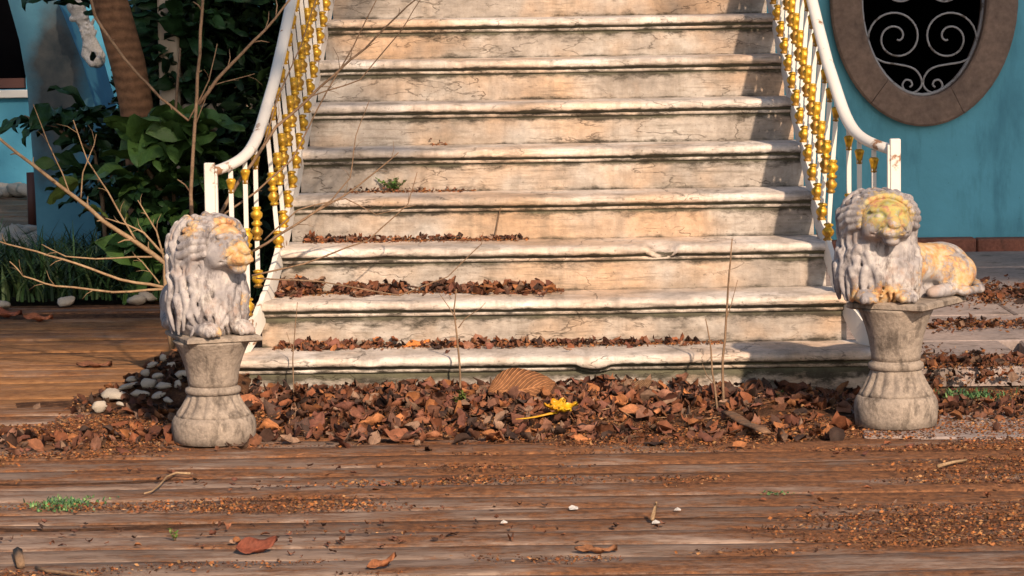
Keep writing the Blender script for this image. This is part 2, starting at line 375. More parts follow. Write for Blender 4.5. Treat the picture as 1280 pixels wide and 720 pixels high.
# paving on the right
pav = bpy.data.objects.new('stone_paving', None); C.objects.link(pav); tag(pav, 'worn pinkish stone paving to the right of the stairs', kind='structure')
def slab(poly, z0, z1, nm='paving_slab'):
    b = .008; cx = sum(p[0] for p in poly)/len(poly); cy = sum(p[1] for p in poly)/len(poly); n = len(poly)
    inn = [(cx+(x-cx)*(1-b*2.2), cy+(y-cy)*(1-b*2.2)) for x, y in poly]
    v = [(x, y, z0) for x, y in poly]+[(x, y, z1-.006) for x, y in poly]+[(x, y, z1) for x, y in inn]
    f = [(i, (i+1) % n, (i+1) % n+n, i+n) for i in range(n)]+[(i+n, (i+1) % n+n, (i+1) % n+2*n, i+2*n) for i in range(n)]+[tuple(2*n+i for i in range(n))]
    return link(nm, mesh(nm, v, f, MT['slab']), pav)
ys = [.52, 1.35, 2.25, 3.3, 4.4, 5.28]
for j in range(5):
    x = 1.12; off = random.uniform(.5, 1.0)
    while x < 4.2:
        x1 = x+off; off = random.uniform(.85, 1.2); t = .03+random.uniform(-.002, .002)
        sk_ = random.uniform(-.05, .05)
        slab([(x+.008, ys[j]+.008), (x1-.004, ys[j]+.008), (x1-.004+sk_, ys[j+1]-.008), (x+.008+(0 if x < 1.13 else sk_), ys[j+1]-.008)], -.04, t); x = x1
# broken slab by the right pedestal
slab([(.98, -.93), (1.22, -.99), (1.36, -1.03), (1.62, -.97), (1.6, -.30), (1.0, -.24)], -.04, .006)
slab([(1.63, -.98), (1.9, -1.02), (2.3, -.95), (2.6, -1.0), (2.62, -.28), (1.62, -.33)], -.04, .010)
kb = MB(); kb.box(.9, 4.4, WALLY-.13, WALLY-.002, -.04, .10, .01)
kerb = thing('wall_kerb', 'low red brick coloured kerb along the foot of the blue wall', 'kerb')
x = .96
while x < 4.3:
    L = random.uniform(.38, .5); z = .095+random.uniform(-.004, .004)
    MB().box(x, x+L-.006, WALLY-.13+random.uniform(-.004, .004), WALLY-.002, -.04, z, .008).build('kerb_stone', MT['brick'], kerb); x += L

# ------------------------------------------------------------------ staircase
def hw(Y):
    pts = [(-.1, 1.115), (0, 1.10), (.30, 1.037), (.60, .992), (.9, .975), (2.7, .900), (9, .900)]
    for (a, A), (b, B) in zip(pts, pts[1:]):
        if Y <= b: return A+(B-A)*max(0, (Y-a))/(b-a)
    return .9
st = thing('staircase', 'wide weathered marble staircase with stained cracked steps climbing to the blue wall', 'staircase')
body = MB()
poly = [(.02, -.04)]
for n in range(1, NST+1): poly += [((n-1)*GO+.02, n*RISE-.055), (n*GO+.02, n*RISE-.055)]
poly[-1] = (WALLY-.003, NST*RISE-.055); poly.append((WALLY-.003, -.04))
v = []; 
for s in (-1, 1): v += [(s*(hw(y)-.03), y, z) for y, z in poly]
N = len(poly); body.add(v, [tuple(range(N)), tuple(range(2*N-1, N-1, -1))]+[(i, (i+1) % N, (i+1) % N+N, i+N) for i in range(N)])
body.build('stair_core', MT['riser'], st)
chips = {3: [(at(828, 322, .57).x, .058, .032)], 1: [(at(460, 465, -.03).x, .05, .012), (at(742, 462, -.03).x, .06, -.010)], 5: [(.31, .018, .008)], 2: [(-.52, .02, .008), (.46, .03, .006)], 7: [(-.37, .02, .008)]}
for n in range(1, NST+1):
    y0 = (n-1)*GO; zt = n*RISE; NX = 150 if n < 10 else 30
    # profile of tread: from back to front, round nosing, underside, small cavetto moulding
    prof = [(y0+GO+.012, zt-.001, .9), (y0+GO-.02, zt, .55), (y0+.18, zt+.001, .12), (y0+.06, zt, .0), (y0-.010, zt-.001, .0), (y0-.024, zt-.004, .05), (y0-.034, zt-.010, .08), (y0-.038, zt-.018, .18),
            (y0-.037, zt-.026, .42), (y0-.030, zt-.034, .85), (y0-.014, zt-.037, 1.0), (y0-.010, zt-.042, 1.05), (y0-.014, zt-.047, .6), (y0-.011, zt-.055, .65), (y0-.002, zt-.060, .9)]  # last value: dirt plus painted shadow, heaviest under the nosing
    H = hw(y0)+.026; v = []; gm = []
    for i in range(NX+1):
        x = -H+2*H*i/NX
        for j, (y, z, gq) in enumerate(prof):
            e1 = fbm((x*5, n*3.1, j*.4), 1, 4); e2 = fbm((x*26, n*9.1, j*.8), 1, 2)
            dy = dz = 0
            if 4 <= j <= 10: dy = e1*.0032+e2*.002+max(0, e1-.4)*.015; dz = e2*.0012+e1*.0006
            sag = -.004*math.exp(-(x/.5)**2)*(1 if 2 <= j <= 10 else .3)
            for (cx, cw, cdp) in chips.get(n, []):
                q = (abs(x-cx)/cw)
                if q < 1 and 4 <= j <= 12:
                    a = (1-q**3)*(1+.3*e2)
                    if cdp > 0: dy += cdp*a*(1.2 if j > 5 else .5); dz -= cdp*a*(.9 if 4 <= j <= 8 else -.1); gq = max(gq, (.8 if n == 3 else .35)*a*(1+.5*e2))
                    else: dy += cdp*a*.5; dz += cdp*a*(1.4 if j > 7 else .2)
            v.append((x, y+dy, z+dz+sag)); gm.append(gq*.86 if gq < .9 else 1.15)
    P_ = len(prof); f = []
    for i in range(NX):
        for j in range(P_-1): f.append((i*P_+j, (i+1)*P_+j, (i+1)*P_+j+1, i*P_+j+1))
    f.append(tuple(range(P_-1, -1, -1))); f.append(tuple(NX*P_+j for j in range(P_)))
    link('tread', mesh('tread', v, f, MT['tread'], True, {'grime_shade': gm}), st)
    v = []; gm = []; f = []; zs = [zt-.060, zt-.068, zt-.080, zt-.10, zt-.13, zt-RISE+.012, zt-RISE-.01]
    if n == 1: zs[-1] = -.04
    gs = [.95, .72, .45, .26, .12, .30, .8]  # dirt, with the shadow of the nosing painted in at the top
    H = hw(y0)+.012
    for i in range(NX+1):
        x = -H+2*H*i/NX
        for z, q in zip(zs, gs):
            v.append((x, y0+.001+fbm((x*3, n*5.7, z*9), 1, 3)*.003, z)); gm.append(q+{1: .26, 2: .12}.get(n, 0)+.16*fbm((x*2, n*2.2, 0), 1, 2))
    P_ = len(zs)
    for i in range(NX):
        for j in range(P_-1): f.append((i*P_+j, (i+1)*P_+j, (i+1)*P_+j+1, i*P_+j+1)[::-1])
    o = link('riser', mesh('riser', v, f, MT['riser'], True, {'grime_shade': gm}), st)

# ------------------------------------------------------------------ railings
def nose(Y): return RISE*(Y/GO+1)
knob_prof = [(.006, -.036), (.014, -.034), (.018, -.029), (.012, -.024), (.011, -.020), (.020, -.012), (.023, -.003), (.021, .006), (.013, .014), (.011, .018), (.018, .022), (.018, .027), (.010, .031), (.006, .034)]
mid_prof = [(.006, -.062), (.015, -.060), (.017, -.053), (.011, -.048), (.020, -.038), (.022, -.026), (.012, -.014), (.011, -.009), (.019, -.005), (.019, .003), (.011, .008), (.012, .014), (.021, .025), (.022, .037), (.012, .048), (.017, .053), (.015, .060), (.006, .062)]
top_prof = [(r_*.82, z_) for r_, z_ in [(.008, -.030), (.014, -.026), (.012, -.020), (.015, -.004), (.020, .012), (.022, .018), (.016, .024), (.010, .026)]]
KM = MB().lathe(knob_prof, 12).mesh('base_knob', MT['gold'], True); KMID = MB().lathe(mid_prof, 12).mesh('middle_knob', MT['gold'], True)
KT = MB().lathe(top_prof, 12).mesh('top_collar', MT['gold'], True)
BAR = MB().box(-.0095, .0095, -.0095, .0095, 0, 1, .002).mesh('bar', MT['white'])
BARS = MB().box(-.008, .008, -.008, .008, 0, 1, .0014).mesh('baluster', MT['white'])
def rail(s):
    HR = .525 if s < 0 else .563
    side = 'left' if s < 0 else 'right'
    t = thing('stair_railing', f'white metal stair railing with gold knobbed balusters behind the {side} lion', 'railing', group='railings of the staircase')
    # low (stringer) and high (handrail) centre lines
    ytop = WALLY-.03
    def low(Y): return Vector((s*(hw(Y)+.008), Y, nose(Y)-.005))
    def high(Y): return Vector((s*(hw(Y)+.045), Y, nose(Y)+HR))
    foot = Vector((s*1.185, -.02, 0))
    def bez(a, b, c, d, n=9):
        out = []
        for i in range(1, n+1):
            u = i/n; out.append(a*(1-u)**3+b*3*u*(1-u)**2+c*3*u*u*(1-u)+d*u**3)
        return out
    Ys = np.linspace(ytop, .52, 22)
    lo = [low(y) for y in Ys]; hi = [high(y) for y in Ys]
    ld = (lo[-1]-lo[-2]).normalized(); hd = (hi[-1]-hi[-2]).normalized()
    hend = Vector((foot.x, foot.y, .815 if s < 0 else .858)); lend = Vector((s*1.17, .02, .155))
    hi2 = bez(hi[-1], hi[-1]+hd*.26, hend+Vector((-s*.10, .12, .03)), hend, 12)
    lo2 = bez(lo[-1], lo[-1]+ld*.30, lend+Vector((-s*.09, .14, .03)), lend, 12)
    MB().tube(hi+hi2, .022, 10, .8).build('handrail', MT['white'], t, True)
    # stringer: upright plate with scalloped edge
    path = lo+lo2; dense = []
    for a, b in zip(path, path[1:]):
        k = max(1, int((b-a).length/.025))
        for i in range(k): dense.append(a.lerp(b, i/k))
    dense.append(path[-1]); v = []; f = []; acc = 0
    for i, p in enumerate(dense):
        if i: acc += (p-dense[i-1]).length
        d = (dense[min(i+1, len(dense)-1)]-dense[max(i-1, 0)]).normalized(); side_ = Vector((d.y, -d.x, 0)).normalized()*.009
        zt_ = .034+.010*abs(math.sin(acc*PI/.068)); zb = -.058
        for q in (side_+Vector((0, 0, zb)), side_+Vector((0, 0, zt_)), -side_+Vector((0, 0, zt_)), -side_+Vector((0, 0, zb))): v.append(p+q)
    for i in range(len(dense)-1):
        for k in range(4): f.append((i*4+k, i*4+(k+1) % 4, (i+1)*4+(k+1) % 4, (i+1)*4+k))
    f += [(3, 2, 1, 0), tuple(4*(len(dense)-1)+k for k in range(4))]
    link('stringer', mesh('stringer', v, f, MT['white']), t)
    def bal(pl, ph, mid=.46):
        z0 = pl.z+.03; L = ph.z-.02-z0
        b = link('baluster', BARS, t, (0, 0, 0), None, (1, 1, 1))
        # lean from low to high: shear through a rotation
        d = Vector((ph.x, ph.y, z0+L))-Vector((pl.x, pl.y, z0)); b.location = (pl.x, pl.y, z0)
        b.rotation_euler = d.to_track_quat('Z', 'Y').to_euler(); 
        b.scale = (1, 1, d.length)
        inv = 1/d.length
        for nm, me, h in (('base_knob', KM, .036), ('middle_knob', KMID, d.length*mid), ('top_collar', KT, d.length-.052)):
            link(nm, me, b, (0, 0, h*inv), None, (1, 1, inv))
    y = .56
    while y < ytop-.03:
        bal(low(y), high(y)); y += .12
    for u in (.2, .45, .74):
        a = lo2[min(11, int(u*12))]; b = hi2[min(11, int(u*12))]; bal(Vector((b.x, b.y, a.z)), b)
    pz = .850 if s < 0 else .900
    p = MB().box(foot.x-.018, foot.x+.018, foot.y-.025, foot.y+.010, -.03, pz, .003).build('newel_post', MT['white'], t)
    MB().box(foot.x-.027 if s > 0 else foot.x+.0185, foot.x-.0185 if s > 0 else foot.x+.027, foot.y-.02, foot.y+.004, pz-.24, pz-.02, .002).build('post_plate', MT['white'], t)
rail(-1); rail(1)

# ------------------------------------------------------------------ blue wall with oval window
ov = at(1154, -4, WALLY); oa, ob = 116/234.5, 160/234.5; ia, ib = 77/234.5, 123/234.5
wx0, wx1, wz = -2.25, 4.6, 3.6
wall = thing('blue_wall', 'teal blue painted house wall behind the stairs with an oval opening', 'wall')
def wall_with_oval(x0, x1, z0, z1, cx, cz, a, b, y, mat, n=48):
    v = []; f = []
    for k in range(n):
        q = 2*PI*k/n; c, s_ = math.cos(q), math.sin(q); v.append((cx+a*c, y, cz+b*s_)); 
    for k in range(n):
        q = 2*PI*k/n; c, s_ = math.cos(q), math.sin(q)
        t = min(((x1-cx)/c if c > 1e-6 else 1e9), ((x0-cx)/c if c < -1e-6 else 1e9), ((z1-cz)/s_ if s_ > 1e-6 else 1e9), ((z0-cz)/s_ if s_ < -1e-6 else 1e9))
        v.append((cx+t*c, y, cz+t*s_))
    for k in range(n): f.append((k, n+k, n+(k+1) % n, (k+1) % n))
    # reveal
    for k in range(n): v.append((v[k][0], y+.32, v[k][2]))
    for k in range(n): f.append((k, (k+1) % n, 2*n+(k+1) % n, 2*n+k))
    return mesh('plaster', v, f, mat)
E_ = 1.0
link('plaster', wall_with_oval(ov.x-E_, ov.x+E_, ov.z-E_, ov.z+E_, ov.x, ov.z, oa-.02, ob-.02, WALLY, MT['blue']), wall)
p = MB(); p.box(wx0, ov.x-E_, WALLY, WALLY+.3, -.1, wz); p.box(ov.x+E_, wx1, WALLY, WALLY+.3, -.1, wz)
p.box(ov.x-E_, ov.x+E_, WALLY, WALLY+.3, -.1, ov.z-E_); p.box(ov.x-E_, ov.x+E_, WALLY, WALLY+.3, ov.z+E_, wz); p.build('wall', MT['blue'], wall)
# dark room box behind the window
p = MB(); p.box(ov.x-E_, ov.x+E_, WALLY+1.5, WALLY+1.6, ov.z-E_, ov.z+E_)
for q in (-1, 1): p.box(ov.x+q*E_-.03, ov.x+q*E_+.03, WALLY+.31, WALLY+1.49, ov.z-E_, ov.z+E_); p.box(ov.x-E_+.04, ov.x+E_-.04, WALLY+.31, WALLY+1.49, ov.z+q*E_-.03, ov.z+q*E_+.03)
p.build('dark_room', MT['black'], wall)
ow = thing('oval_window', 'oval window with brown stone surround and curled iron grille in the blue wall', 'window', (0, 0, 0))
def ring_arc(a0, a1, n=10):
    v = []; f = []; pr = [(oa, ob, -.0), (oa, ob, -.045), (oa-.012, ob-.012, -.055), (ia+.012, ib+.012, -.055), (ia, ib, -.045), (ia, ib, .18)]
    for i in range(n+1):
        q = a0+(a1-a0)*i/n
        for (A, B, y) in pr: v.append((ov.x+A*math.cos(q), WALLY+y, ov.z+B*math.sin(q)))
    m_ = len(pr)
    for i in range(n):
        for j in range(m_-1): f.append((i*m_+j, (i+1)*m_+j, (i+1)*m_+j+1, i*m_+j+1))
    f.append(tuple(range(m_))); f.append(tuple(n*m_+j for j in range(m_-1, -1, -1)))
    return mesh('surround_stone', v, f, MT['oval'])
cuts = [0.04, .98, 1.9, 2.9, 3.1+.05, 4.1, 5.15, 2*PI+.04]
for a, b in zip(cuts, cuts[1:]): link('surround_stone', ring_arc(a+.003, b-.003), ow)
gy = WALLY+.04
def G(x, y): return at(x, y, gy)
def spiral(cx, cy, r0, a0, turns, sgn, r1=3, n=46):
    out = []
    for i in range(n+1):
        u = i/n; r = r0*(1-u)**.8+r1*u*.7+.5; q = a0+sgn*turns*2*PI*u; out.append(G(cx+r*math.cos(q), cy+r*math.sin(q)))
    return out
def smooth2(p, k=4):
    out = []
    for i in range(len(p)-1):
        p0, p1, p2, p3 = p[max(i-1, 0)], p[i], p[i+1], p[min(i+2, len(p)-1)]
        for j in range(k):
            t = j/k; out.append(tuple(.5*(2*b+(c-a)*t+(2*a-5*b+4*c-d)*t*t+(3*b-a-3*c+d)*t**3) for a, b, c, d in zip(p0, p1, p2, p3)))
    return out+[p[-1]]
gi = MB()
gi.tube([(ov.x+(ia-.006)*math.cos(q), gy, ov.z+(ib-.006)*math.sin(q)) for q in np.linspace(0, 2*PI, 49)], .010, 6).build('grille_ring', MT['iron'], ow, True)
for s in (-1, 1):
    cx = 1153
    # main lower scroll
    MB().tube(spiral(cx+s*33, 47, 35, R(165) if s < 0 else R(15), 1.72, -s), .0058, 6).build('scroll', MT['iron'], ow, True)
    MB().tube([G(cx+s*a, b) for a, b in smooth2(((68, 46), (70, 56), (64, 68), (50, 77), (34, 80), (18, 83), (8, 88), (2, 97), (1, 106), (6, 113), (14, 116), (22, 113), (25, 106), (21, 100), (15, 101), (13, 106), (16, 109)))], .0058, 6).build('scroll', MT['iron'], ow, True)
    MB().tube(spiral(cx+s*30, -18, 30, -s*PI/2+PI/2, 1.6, -s), .0058, 6).build('scroll', MT['iron'], ow, True)
    MB().tube(spiral(cx+s*33, -62, 34, PI/2-s*PI/2+PI, 1.7, s), .0058, 6).build('scroll', MT['iron'], ow, True)

# ------------------------------------------------------------------ curved blue pier and house on the far left
PY = 5.75
def pxz(pts, Y): return [(at(x, y, Y).x, at(x, y, Y).z) for x, y in pts]
def pier_stain():
    m = NT('grey_stained_pier_paint'); v = m.vec(); c = m.ramp(m.noise(v, 2.2, 7, .65), (.3, (.075, .21, .30)), (.7, (.12, .32, .43)))
    ce = at(72, 110, PY); mp = m.n('ShaderNodeMapping'); m.l(m.warp(v, 2.5, .25), mp.inputs[0]); mp.vector_type = 'TEXTURE'
    mp.inputs['Location'].default_value = (ce.x, ce.y, ce.z); mp.inputs['Rotation'].default_value = (0, .10, 0); mp.inputs['Scale'].default_value = (.19, 5, .62)
    g_ = m.n('ShaderNodeTexGradient', gradient_type='SPHERICAL'); m.l(mp.outputs[0], g_.inputs[0])
    k = m.ramp(m.math('ADD', g_.outputs['Fac'], m.math('MULTIPLY', m.math('SUBTRACT', m.noise(v, 5, 8, .7), .5), .7)), (.05, 0), (.5, .9))
    c = m.mix(k, c, m.ramp(m.noise(v, 9, 5), (.3, (.045, .045, .045)), (.7, (.13, .115, .10))))
    return m.fin(c, .8, m.noise(v, 14, 8, .7), .4, .008, spec=.2)
pier = thing('curved_pier', 'curved pale blue buttress with a grey stained front left of the stairs', 'pier')
front = pxz([(-22, -130), (-6, -60), (10, 0), (24, 50), (33, 100), (38, 160), (44, 240), (48, 330), (134, 330), (134, 260), (128, 190), (118, 130), (102, 75), (80, 20), (62, -20), (25, -80), (-10, -130)], PY)[::-1]
pm = MB().prism(front, PY, PY+.75).mesh('pier_shaft', MT['blue_pale']); pm.materials.append(pier_stain()); pm.polygons[0].material_index = 1; pm.polygons[1].material_index = 1
link('pier_shaft', pm, pier)
house = thing('blue_house', 'far blue house wall with a dark window and white sill at the left edge', 'building')
HY = 11.4
a = at(-60, 118, HY); b_ = at(34, 118, HY); hz = 0
p = MB(); xL = -7.5; xR = -2.2; wz0 = at(10, 112, HY).z; wz1 = wz0+1.5; wxa = a.x-.3; wxb = at(31, 60, HY).x
p.box(xL, wxa, HY, HY+.3, -.1, 4); p.box(wxb, xR, HY, HY+.3, -.1, 4); p.box(wxa, wxb, HY, HY+.3, -.1, wz0); p.box(wxa, wxb, HY, HY+.3, wz1, 4); p.build('wall', MT['blue_pale'], house)
wn = MB().box(wxa, wxb, HY+.2, HY+.25, wz0, wz1).build('window', MT['black'], house)
fr = MB(); fr.box(wxa, wxb, HY+.08, HY+.14, wz0+.01, wz0+.08); fr.build('window_frame', MT['brown_frame'], wn)
MB().box(wxa-.05, wxb+.05, HY-.06, HY+.06, wz0-.06, wz0-.002, .006).build('sill', MT['white'], wn)
# dark downpipe beside the pier
dp = at(41, 285, 8.0); tag(MB().tube([(dp.x, 8, 0), (dp.x, 8, .36)], .03, 8).build('short_pipe', MT['brown_frame'], None, True), 'short dark stub of pipe at the left of the blue pier', 'pipe')
# cream pilaster on the blue wall
cp = thing('plaster_pillar', 'sunlit peeling cream pillar with a side arm among the leaves behind the trunk', 'pillar')
MB().box(at(196, 0, 4.45).x, at(222, 0, 4.45).x, 4.45, 4.60, -.05, 3, .01).build('shaft', MT['cream'], cp)
MB().box(at(224, 0, 4.47).x, at(312, 0, 4.47).x, 4.47, 4.57, at(250, 165, 4.47).z, at(250, 130, 4.47).z, .008).build('cross_wall', MT['cream'], cp)

# ------------------------------------------------------------------ surface nets sculpting
def snets(D, lo, h):
    s = D < 0; nx, ny, nz = D.shape; cs = np.zeros((nx-1, ny-1, nz-1, 3)); cn = np.zeros((nx-1, ny-1, nz-1))
    idx = np.stack(np.meshgrid(np.arange(nx), np.arange(ny), np.arange(nz), indexing='ij'), -1).astype(float)
    for ax in range(3):
        a = [slice(None)]*3; b = [slice(None)]*3; a[ax] = slice(0, -1); b[ax] = slice(1, None); a = tuple(a); b = tuple(b)
        cross = s[a] != s[b]; t = D[a]/np.where(cross, D[a]-D[b], 1); pt = idx[a].copy(); pt[..., ax] += t; pt *= cross[..., None]
        o1, o2 = [k for k in range(3) if k != ax]
        for u in (0, 1):
            for w_ in (0, 1):
                sl = [slice(None)]*3; n1 = D.shape[o1]-1; n2 = D.shape[o2]-1
                sl[o1] = slice(u, u+n1); sl[o2] = slice(w_, w_+n2); sl = tuple(sl)
                cs += pt[sl]; cn += cross[sl]
    act = cn > 0; vid = -np.ones(act.shape, int); vid[act] = np.arange(act.sum()); V = cs[act]/cn[act][:, None]*h+np.array(lo)
    Fs = []
    for ax in range(3):
        o1, o2 = [(1, 2), (2, 0), (0, 1)][ax]
        a = [slice(1, -1)]*3; b = [slice(1, -1)]*3; a[ax] = slice(0, -1); b[ax] = slice(1, None)
        A = s[tuple(a)]; B = s[tuple(b)]; I = np.argwhere(A != B)
        if not len(I): continue
        c = I.copy(); c[:, o1] += 1; c[:, o2] += 1
        inside = A[tuple(I.T)]
        def g_(d1, d2):
            q = c.copy(); q[:, o1] -= d1; q[:, o2] -= d2; return vid[tuple(q.T)]
        q = np.stack([g_(1, 1), g_(0, 1), g_(0, 0), g_(1, 0)], 1)
        q[~inside] = q[~inside][:, ::-1]; Fs.append(q)
    Fa = np.vstack(Fs); Fa = Fa[(Fa >= 0).all(1)]
    return V, Fa
class Sculpt:
    def __init__(s, lo, hi, h):
        s.lo = np.array(lo); s.h = h; s.ax = [np.arange(lo[i], hi[i], h) for i in range(3)]
        s.D = np.full([len(a) for a in s.ax], .05)
        s.M = np.eye(3); s.T = np.zeros(3); s.K = 1.0; s.O = np.zeros(3)
    def _sub(s, c, r):
        sl = []
        for i in range(3):
            a = max(0, int((c[i]-r-s.lo[i])/s.h)-1); b = min(len(s.ax[i]), int((c[i]+r-s.lo[i])/s.h)+2)
            if b <= a: return None, None
            sl.append(slice(a, b))
        X = np.meshgrid(*[s.ax[i][sl[i]] for i in range(3)], indexing='ij'); return tuple(sl), np.stack(X, -1)
    def _mix(s, sl, d, k, sub):
        D = s.D[sl]
        if sub: d = -d; hh = np.clip(.5-.5*(D-d)/k, 0, 1); s.D[sl] = D*(1-hh)+d*hh+k*hh*(1-hh) if True else 0; return
        hh = np.clip(.5+.5*(D-d)/k, 0, 1); s.D[sl] = D*(1-hh)+d*hh-k*hh*(1-hh)
    def ell(s, c, r, k=.012, sub=False, rz=0, rx=0):
        c = s.M@((np.array(c)-s.O)*s.K+s.O+s.T); r = np.array(r, float)*s.K; sl, P = s._sub(c, r.max()+k+.03)
        if sl is None: return
        q = (P-c)@s.M
        if rz: ca, sa = math.cos(rz), math.sin(rz); q = np.stack([q[..., 0]*ca+q[..., 1]*sa, -q[..., 0]*sa+q[..., 1]*ca, q[..., 2]], -1)
        if rx: ca, sa = math.cos(rx), math.sin(rx); q = np.stack([q[..., 0], q[..., 1]*ca+q[..., 2]*sa, -q[..., 1]*sa+q[..., 2]*ca], -1)
        k0 = np.linalg.norm(q/r, axis=-1); k1 = np.linalg.norm(q/(r*r), axis=-1)+1e-9
        s._mix(sl, k0*(k0-1)/k1, k, sub)
    def cap(s, a, b, ra, rb=None, k=.008, sub=False):
        rb = ra if rb is None else rb; ra = ra*s.K; rb = rb*s.K; a = s.M@((np.array(a, float)-s.O)*s.K+s.O+s.T); b = s.M@((np.array(b, float)-s.O)*s.K+s.O+s.T)
        m = (a+b)/2; sl, P = s._sub(m, np.linalg.norm(b-a)/2+max(ra, rb)+k+.02)
        if sl is None: return
        ab = b-a; t = np.clip(((P-a)@ab)/(ab@ab+1e-12), 0, 1); d = np.linalg.norm(P-a-t[..., None]*ab, axis=-1)-(ra+(rb-ra)*t)
        s._mix(sl, d, k, sub)
    def path(s, pts, r0, r1, k=.006, sub=False):
        n = len(pts)-1
        for i in range(n): s.cap(pts[i], pts[i+1], r0+(r1-r0)*i/n, r0+(r1-r0)*(i+1)/n, k, sub)
    def mesh(s): return snets(s.D, s.lo, s.h)

def rotz(a): c, q = math.cos(a), math.sin(a); return np.array([[c, -q, 0], [q, c, 0], [0, 0, 1.0]])
def make_lion(root, body_yaw, head_yaw, spots, seed, mossy, sc=(1, 1, 1)):
    rd = random.Random(seed); h = .0042
    B = Sculpt((-.36, -.36, -.008), (.36, .42, .43), h); B.M = rotz(body_yaw)
    # reclining body
    B.cap((0, .02, .13), (0, .27, .105), .088, .078, .03); B.ell((0, .30, .10), (.085, .09, .085), .03)
    for q in (-1, 1):
        B.ell((q*.075, .275, .078), (.047, .088, .074), .012); B.cap((q*.095, .27, .03), (q*.105, .16, .022), .028, .024, .012); B.ell((q*.107, .145, .022), (.026, .036, .022), .008)
        M0 = B.M; B.M = rotz(head_yaw*.8)
        B.cap((q*.070, .03, .10), (q*.070, -.05, .04), .045, .034, .02); B.cap((q*.066, -.03, .030), (q*.062, -.105, .026), .031, .029, .012)
        B.ell((q*.060, -.118, .024), (.036, .034, .025), .008)
        for tt in (-.018, 0, .018): B.ell((q*.060+tt, -.145, .017), (.011, .016, .016), .004)
        B.M = M0
    B.path([(0, .37, .06), (.06, .39, .03), (.12, .34, .018), (.135, .27, .018)], .017, .015); B.ell((.135, .25, .02), (.022, .032, .02), .006)
    for i in range(5): B.cap((-.06+.012*i, .05+.05*i, .175), (-.085, .07+.05*i, .10), .010, .007, .012)
    B.cap((0, .05, .0), (0, .3, .0), .06, .06, .02)
    # face
    B.M = rotz(head_yaw); B.T = np.array([0, -.030, .0]); B.K = 1.10; B.O = np.array([0, -.06, .30]); Z = .020
    B.ell((0, -.040, .308), (.072, .075, .070), .01); B.ell((0, -.02, .20), (.085, .07, .09), .02)
    B.ell((0, -.085, .290), (.055, .062, .055), .02); B.ell((0, -.125, .270), (.035, .040, .029), .02)
    B.cap((0, -.098, .342), (0, -.152, .298), .022, .0165, .016)
    for q in (-1, 1):
        B.ell((q*.046, -.076, .272), (.024, .036, .034), .024); B.ell((q*.016, -.152, .266), (.019, .017, .016), .010)
        B.cap((q*.016, -.120, .342), (q*.047, -.100, .338), .011, .008, .010)
        B.ell((q*.033, -.139, .320), (.016, .022, .0105), .007, True); B.ell((q*.032, -.115, .319), (.0115, .0095, .0075), .002)
        B.cap((q*.020, -.128, .309), (q*.048, -.108, .309), .0045, .004, .006)
        B.ell((q*.070, -.03, .362), (.019, .012, .021), .006); B.ell((q*.071, -.043, .362), (.010, .008, .012), .003, True)
    B.ell((0, -.166, .293), (.0185, .010, .0105), .005); B.ell((0, -.128, .237), (.023, .027, .016), .012)
    for q in (-1, 1):
        B.ell((q*.008, -.176, .290), (.0042, .007, .0035), .002, True)
        B.path([(0, -.172, .262), (q*.010, -.170, .252), (q*.026, -.158, .248), (q*.040, -.135, .250), (q*.050, -.108, .262)], .0055, .004, .003, True)
        for k_ in range(3): B.cap((q*.014, -.170, .270-.006*k_), (q*.034, -.150, .271-.007*k_), .0018, .0014, .002, True)
        B.path([(q*.022, -.150, .296), (q*.030, -.136, .280), (q*.040, -.118, .268)], .004, .003, .006, True)
    B.cap((0, -.178, .284), (0, -.176, .258), .003, .003, .002, True)
    # mane
    Mn = Sculpt((-.24, -.24, -.004), (.24, .26, .43), h); Mn.M = rotz(head_yaw)
    Mn.ell((0, .015, .262), (.110, .098, .132), .02); Mn.ell((0, .0, .13), (.112, .102, .13), .03); Mn.ell((0, -.008, .05), (.110, .100, .085), .03)
    def lockpt(th, ph_z):     # surface of the mane hull by angle and height
        zc = min(max(ph_z, .0), .40)
        rr = .118*math.sqrt(max(.05, 1-max(0, (zc-.25)/.155)**2))+.008*math.sin(zc*20)
        return rr
    for ring, (zst, ln, cnt) in enumerate(((.385, .12, 13), (.33, .14, 17), (.27, .13, 19), (.20, .12, 21), (.14, .13, 21))):
        for i in range(cnt):
            th = -PI/2+2*PI*(i+.5*(ring % 2)+rd.uniform(-.2, .2))/cnt
            if ring < 3 and abs(((th+PI/2+PI) % (2*PI))-PI) < (.62, .74, .60)[ring]: continue
            sw = rd.choice((-1, 1))*rd.uniform(.05, .16); pts = []; z = zst+rd.uniform(-.02, .015); L = ln*rd.uniform(.8, 1.25)
            for k_ in range(7):
                u = k_/6; zz = max(.006, z-L*u); t2 = th+sw*math.sin(u*PI*1.5)*(.9)
                rr = lockpt(t2, zz)*(1.0-.03*u)+.004; yy = .012*(zz > .2)
                pts.append((rr*math.cos(t2)*1.0, rr*math.sin(t2)*.95+yy, zz))
            Mn.path(pts, rd.uniform(.012, .018), .005, .0022)
    for i in range(15):       # fringe combed back from the face
        a = -.35+(PI+.7)*i/14; 
        p0 = (.084*math.cos(a), -.092, .290+Z+.084*math.sin(a)*.95); p1 = (.106*math.cos(a), -.065, .285+Z+.098*math.sin(a)*.95); p2 = (.120*math.cos(a+.12), -.02, .275+Z+.110*math.sin(a+.12))
        Mn.path([p0, p1, p2], .014, .012, .004)
    Mn.ell((0, -.175, .292+Z), (.074, .115, .080), .006, True)
